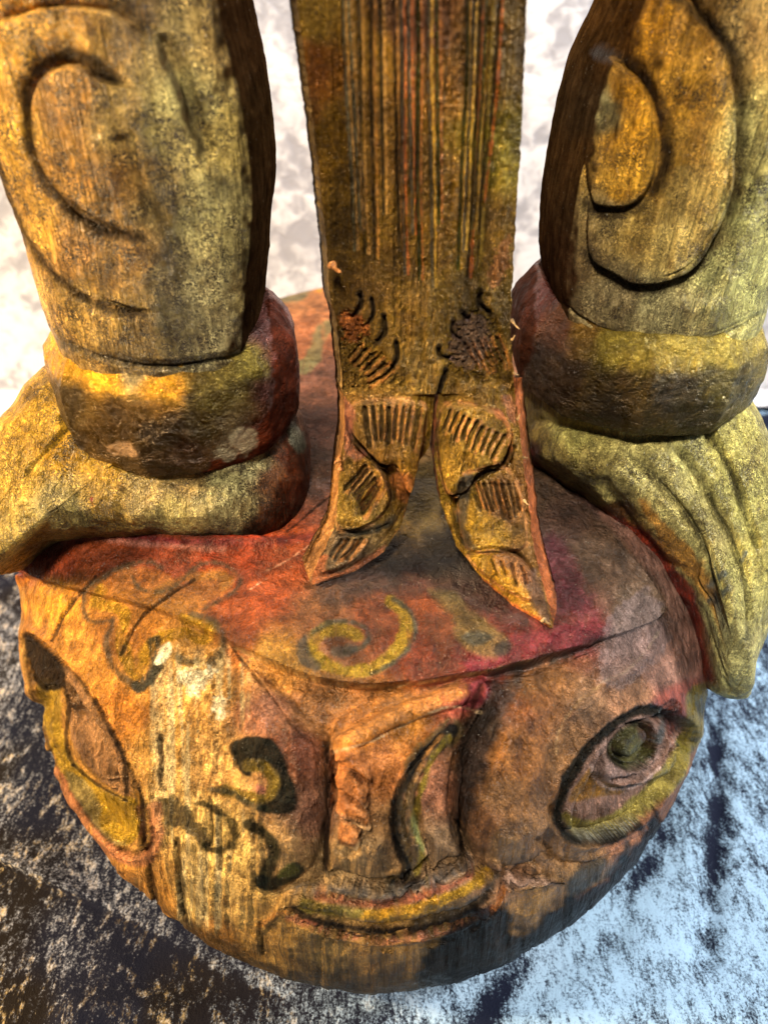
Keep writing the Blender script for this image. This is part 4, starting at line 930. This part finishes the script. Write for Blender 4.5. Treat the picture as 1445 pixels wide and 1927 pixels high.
undercut_shade([(655, 785), (668, 830), (695, 858), (728, 892), (740, 940)]); undercut_shade([(632, 1004), (690, 1006), (735, 985)])
pt([(645, 745), (672, 770), (662, 830), (690, 855), (655, 860), (642, 800)], 'a8604a', .7, 5, 10, gold=.05)
pt([(740, 890), (780, 900), (765, 945), (745, 930)], 'a8562c', .6, 6, 8)
pt([(585, 1095), (600, 1050), (620, 1045), (610, 1075), (660, 1066), (725, 1025), (700, 1062), (600, 1100)], 'b05a2c', .7, 4, 6, gold=.05)
st([(655, 1000), (700, 998), (740, 975)], 12, '3c4440', .6, 5)
side = np.zeros(U.shape[:2]); side[:, nf:] = 1; paint(C, side, 'b4783c', .9); A[..., 0] *= (1 - side)
lab = np.zeros(U.shape[:2], int)
t1 = emit('sash_tail', Px, True, C, A, M_sash, sash, flip=fl); tag(t1, 'curled left tail of the sash cut with short stripes')

RA = [(836, 762), (880, 758), (930, 774), (958, 800), (962, 840), (945, 880), (905, 890), (880, 920), (845, 930), (825, 870), (822, 800)]
RB = [(868, 900), (900, 885), (945, 875), (975, 920), (990, 990), (985, 1030), (930, 1040), (880, 1030), (862, 970)]
RC = [(880, 1045), (930, 1035), (975, 1050), (1000, 1080), (1002, 1130), (960, 1115), (910, 1080)]
def tailR(cv):
    d = cv.raise_(RA, .014, 2.0, .007, 28); d2 = sdf(cv.U, RB, 50); cv.H += .009 * sstep(3, -3, d2) * sstep(-2, 4, d); cv.raise_(RC, .007, 3)
    for p, w, h in FANR: cv.groove(p, w, h)
    cv.groove([(870, 905), (860, 950), (866, 1000), (885, 1035)], 12, .014); cv.groove([(880, 1042), (930, 1036), (975, 1044), (1002, 1078)], 8, .010)
    cv.groove([(880, 912), (910, 892), (948, 872), (968, 835)], 9, .012)
    cv.H += .0022 * fbm(cv.U, (1 / 50., 1 / 140.), 3, 6) + .0008 * fbm(cv.U, 1 / 9., 2, 8)
tr = [742, 760, 800, 860, 950, 1030, 1090, 1140, 1170, 1182]
Ps, Ns, fl, nf = slab(tr, [825, 823, 820, 818, 830, 860, 908, 965, 1015, 1034], [969, 971, 975, 984, 994, 1004, 1018, 1032, 1040, 1041], 420, 190, .035, .004, .012)
Px, U = finish(Ps, Ns, nf, tailR, 41); C, A = sash_paint(U)
fan_paint(FANR, 5)
for q_ in (RA, RB, RC): st(q_, 4.5, 'c4854a', .7, 2, closed=True, rag=6)
undercut_shade([(872, 915), (910, 893), (948, 872), (968, 838)]); undercut_shade([(882, 1042), (930, 1037), (975, 1045), (1002, 1078)], 6)
st([(935, 775), (958, 805), (960, 845)], 9, 'c8743a', .85, 3, gold=.1)
pt([(862, 905), (890, 890), (885, 930), (880, 1000), (895, 1035), (870, 1020), (858, 960)], '30302c', .8, 5, 8, gold=.1)
pt([(945, 745), (968, 750), (975, 800), (958, 790)], 'a86248', .6, 5, 8, gold=.1)
pt([(985, 1080), (1010, 1070), (1020, 1110), (1038, 1175), (1010, 1150), (995, 1120)], '5a4034', .8, 5, 8, gold=.0)
pt([(925, 1045), (975, 1048), (998, 1075), (1000, 1095), (960, 1080)], '9c6238', .6, 5, 8, gold=.1)
st([(905, 1090), (965, 1140), (1030, 1176)], 10, 'b8522a', .75, 4, gold=.05)
side = np.zeros(U.shape[:2]); side[:, nf:] = 1; paint(C, side, 'ac5c30', .9); A[..., 0] *= (1 - side)
t2 = emit('sash_tail', Px, True, C, A, M_sash, sash, flip=fl); tag(t2, 'longer right tail of the sash ending in a point')

# splinters lifted along the sash edges
def splinter(u, v, Y, du, dv, w, colr, parent):
    d = depth_at_dist(v, Y) - .004; a = unproj(u, v, d); b_ = unproj(u + du, v + dv, d - .004); ax = b_ - a; L = np.linalg.norm(ax); ax /= L
    s1 = np.cross(ax, FWD); s1 /= np.linalg.norm(s1); s2 = np.cross(ax, s1); t = np.linspace(0, 1, 8); ph = np.linspace(0, 2 * np.pi, 7, endpoint=False)
    r = w * (1 - t) ** .6 * (1 + .3 * np.sin(9 * t)) + 1e-5
    cen = a + np.outer(t * L, ax) + np.outer(.25 * L * t ** 2, s1)
    Pp = cen[:, None] + r[:, None, None] * (np.cos(ph)[None, :, None] * s1 + .5 * np.sin(ph)[None, :, None] * s2)
    Cc = np.broadcast_to(lin(colr), Pp.shape).copy(); Aa = np.zeros(Pp.shape); Aa[..., 2] = .3
    Nn = normals(Pp, True); c0 = Pp[3].mean(0); fl_ = ((Pp[3, 0] - c0) @ Nn[3, 0]) < 0
    return emit('splinter', Pp, True, Cc, Aa, M_sash, parent, flip=fl_)
for u, v, Y, du, dv, w in ((642, 862, .622, -16, 8, .0035), (640, 885, .62, 6, -26, .003), (962, 600, .647, 10, 22, .0015), (962, 640, .645, 9, -8, .0012), (966, 700, .64, 8, 8, .0012), (973, 790, .632, 8, -10, .0014),
                            (984, 860, .62, 8, 4, .0015), (622, 495, .652, 14, 22, .004), (1020, 1165, .52, 14, 14, .003), (985, 940, .60, 8, 14, .0015)):
    splinter(u, v, Y, du, dv, w, 'c07c40' if u < 800 else '9a7a50', sash)

# ---------------------------------------------------------------- velvet on the table, backdrop, table
def cloth_grid(x, y, zf):
    X, Y = np.meshgrid(x, y); Z = zf(X, Y); return np.stack([X, Y, Z], -1)
xs = np.linspace(-1.7, 1.7, 640); ys = np.concatenate([np.linspace(-.25, 1.0, 420, endpoint=False), np.linspace(1.0, 2.05, 160)])
gl = lambda pts: [tuple(on_ground(a, b)[:2]) for a, b in pts]
FOLDS = [(gl([(-60, 1600), (0, 1625), (100, 1668), (200, 1705), (330, 1775), (430, 1835), (500, 1858)]), .030, .022, 'step'),
         (gl([(640, 1845), (560, 1862), (430, 1880), (300, 1900), (150, 1905)]), .022, .014, 'ridge'),
         (gl([(1352, 1370), (1356, 1500), (1345, 1640), (1330, 1800)]), .016, -.012, 'ridge'),
         (gl([(1250, 1500), (1235, 1600), (1180, 1680), (1150, 1760)]), .018, -.012, 'ridge'),
         (gl([(980, 1800), (950, 1850), (900, 1927)]), .02, -.012, 'ridge'),
         (gl([(1300, 800), (1380, 812), (1500, 820)]), .06, -.02, 'ridge')]
def cz(X, Y):
    Q = np.stack([X, Y], -1); Z = .010 * fbm(Q, 3.2, 3, 201) + .004 * fbm(Q, 14, 3, 205)
    for p, w, h, k in FOLDS:
        D, sd, T = pdist(Q, p, w * 5)
        if k == 'step': Z = Z + h * np.exp(-(D / w)) * np.where(sd > 0, 1, -.2) * (D < 1)
        else: Z = Z + h * np.exp(-(D / w) ** 2)
    # heaped roll of velvet against the backdrop at the right
    Z = Z + .055 * np.exp(-((Y - 1.60 - .02 * np.sin(7 * X)) / .055) ** 2) * sstep(.35, .6, X)
    # pushed flat where the statue stands
    r = np.hypot((X - HX) / .50, (Y - HY) / .56); f = sstep(1.12, .98, r) * (Y < 1.7)
    return Z * (1 - f) - .004 - .008 * f + .0
Pc = cloth_grid(xs, ys, cz); Pc[..., 2] = np.maximum(Pc[..., 2], -.022)
U = proj(Pc); Q = Pc[..., :2]
tx = sstep(-.35, .25, Q[..., 0] + .35 * (.5 - Q[..., 1]) + .10 * fbm(Q, 5, 2, 77))
C = lin('a8a8ae')[None, None] * (1 - tx[..., None]) + lin('87a2bb')[None, None] * tx[..., None]
A = np.zeros(C.shape); A[..., 0] = -.07 + .16 * tx + .15 * fbm(Q, 4.5, 3, 301)  # left side darker, its nap sheen put into the tone
A[..., 1] = (1 - tx) * (.35 + .65 * sstep(-.1, .35, fbm(Q, 6, 3, 305)))
for k, (p, w, h, kk) in enumerate(FOLDS):
    D, sd, T = pdist(Q, p, w * 5)
    if kk == 'ridge' and h < 0: A[..., 0] -= .27 * np.exp(-(D / (w * .8)) ** 2) * (.6 + .9 * fbm(Q, 20, 2, 9))  # crease shade put into the tone along the furrows
    if kk == 'step': A[..., 0] += .03 * np.exp(-(D / .02)) * (sd > 0) - .10 * np.exp(-(D / .02)) * (sd < 0)  # painted highlight on one side of the fold, shade on the other
# nap combed flat and smooth far right behind the foot
o = mesh_from_grid('velvet_cloth', Pc, grid_quads(*Pc.shape[:2], False), None, C, A, M_velvet, None, (0, .9, 0))
tag(o, 'crushed silver blue velvet cloth spread under the wooden carving', 'cloth')

# backdrop: hangs behind, sweeps forward onto the table at the left
xs = np.linspace(-2.6, 2.6, 320); t = np.linspace(0, 1, 200)
X, T = np.meshgrid(xs, t)
fwd = .06 + .38 * sstep(-.25, -.75, xs)[None, :]
Ztop = 1.75; tt = np.clip((T - .3) / .7, 0, 1)
flat = np.clip(T / .3, 0, 1)
Yb = 1.76 + (flat - 1) * fwd + .0; Zb = .018 + .0 * T + Ztop * tt
Zb = Zb + .012 * np.exp(-((flat - .95) / .12) ** 2) * (tt <= 0)
Qb = np.stack([X, T * 2], -1)
Yb = Yb + .03 * fbm(Qb, (3.0, 1.2), 3, 401) * sstep(0, .2, tt) + .035 * tt ** 2
Zb = Zb + .010 * fbm(Qb, (5, 9), 2, 405) * (tt <= 0) * sstep(0, .1, flat)
Pb = np.stack([X, Yb, Zb], -1)
C = np.broadcast_to(lin('b4b2b6'), Pb.shape).copy(); A = np.zeros(Pb.shape)
w = sstep(-.3, -1.1, X)[..., None]; C = C * (1 - w * .0)
o = mesh_from_grid('backdrop_sheet', Pb, grid_quads(*Pb.shape[:2], False), None, C, A, M_sheet, None, (0, 1.7, 0))
tag(o, 'blurred pearly white cloth hanging upright behind the wooden carving', 'backdrop')

# table top with thickness, under everything
import bmesh
bm = bmesh.new(); r = bmesh.ops.create_cube(bm, size=1.0)
bmesh.ops.scale(bm, vec=(5.6 * S, 3.4 * S, .12 * S), verts=bm.verts); bmesh.ops.bevel(bm, geom=bm.edges[:], offset=.01 * S, segments=2, affect='EDGES')
me = bpy.data.meshes.new('table_top'); bm.to_mesh(me); bm.free(); me.materials.append(table_mat())
o = bpy.data.objects.new('table_top', me); o.location = (0, 1.0 * S, (-.10) * S); col.objects.link(o); o['kind'] = 'structure'
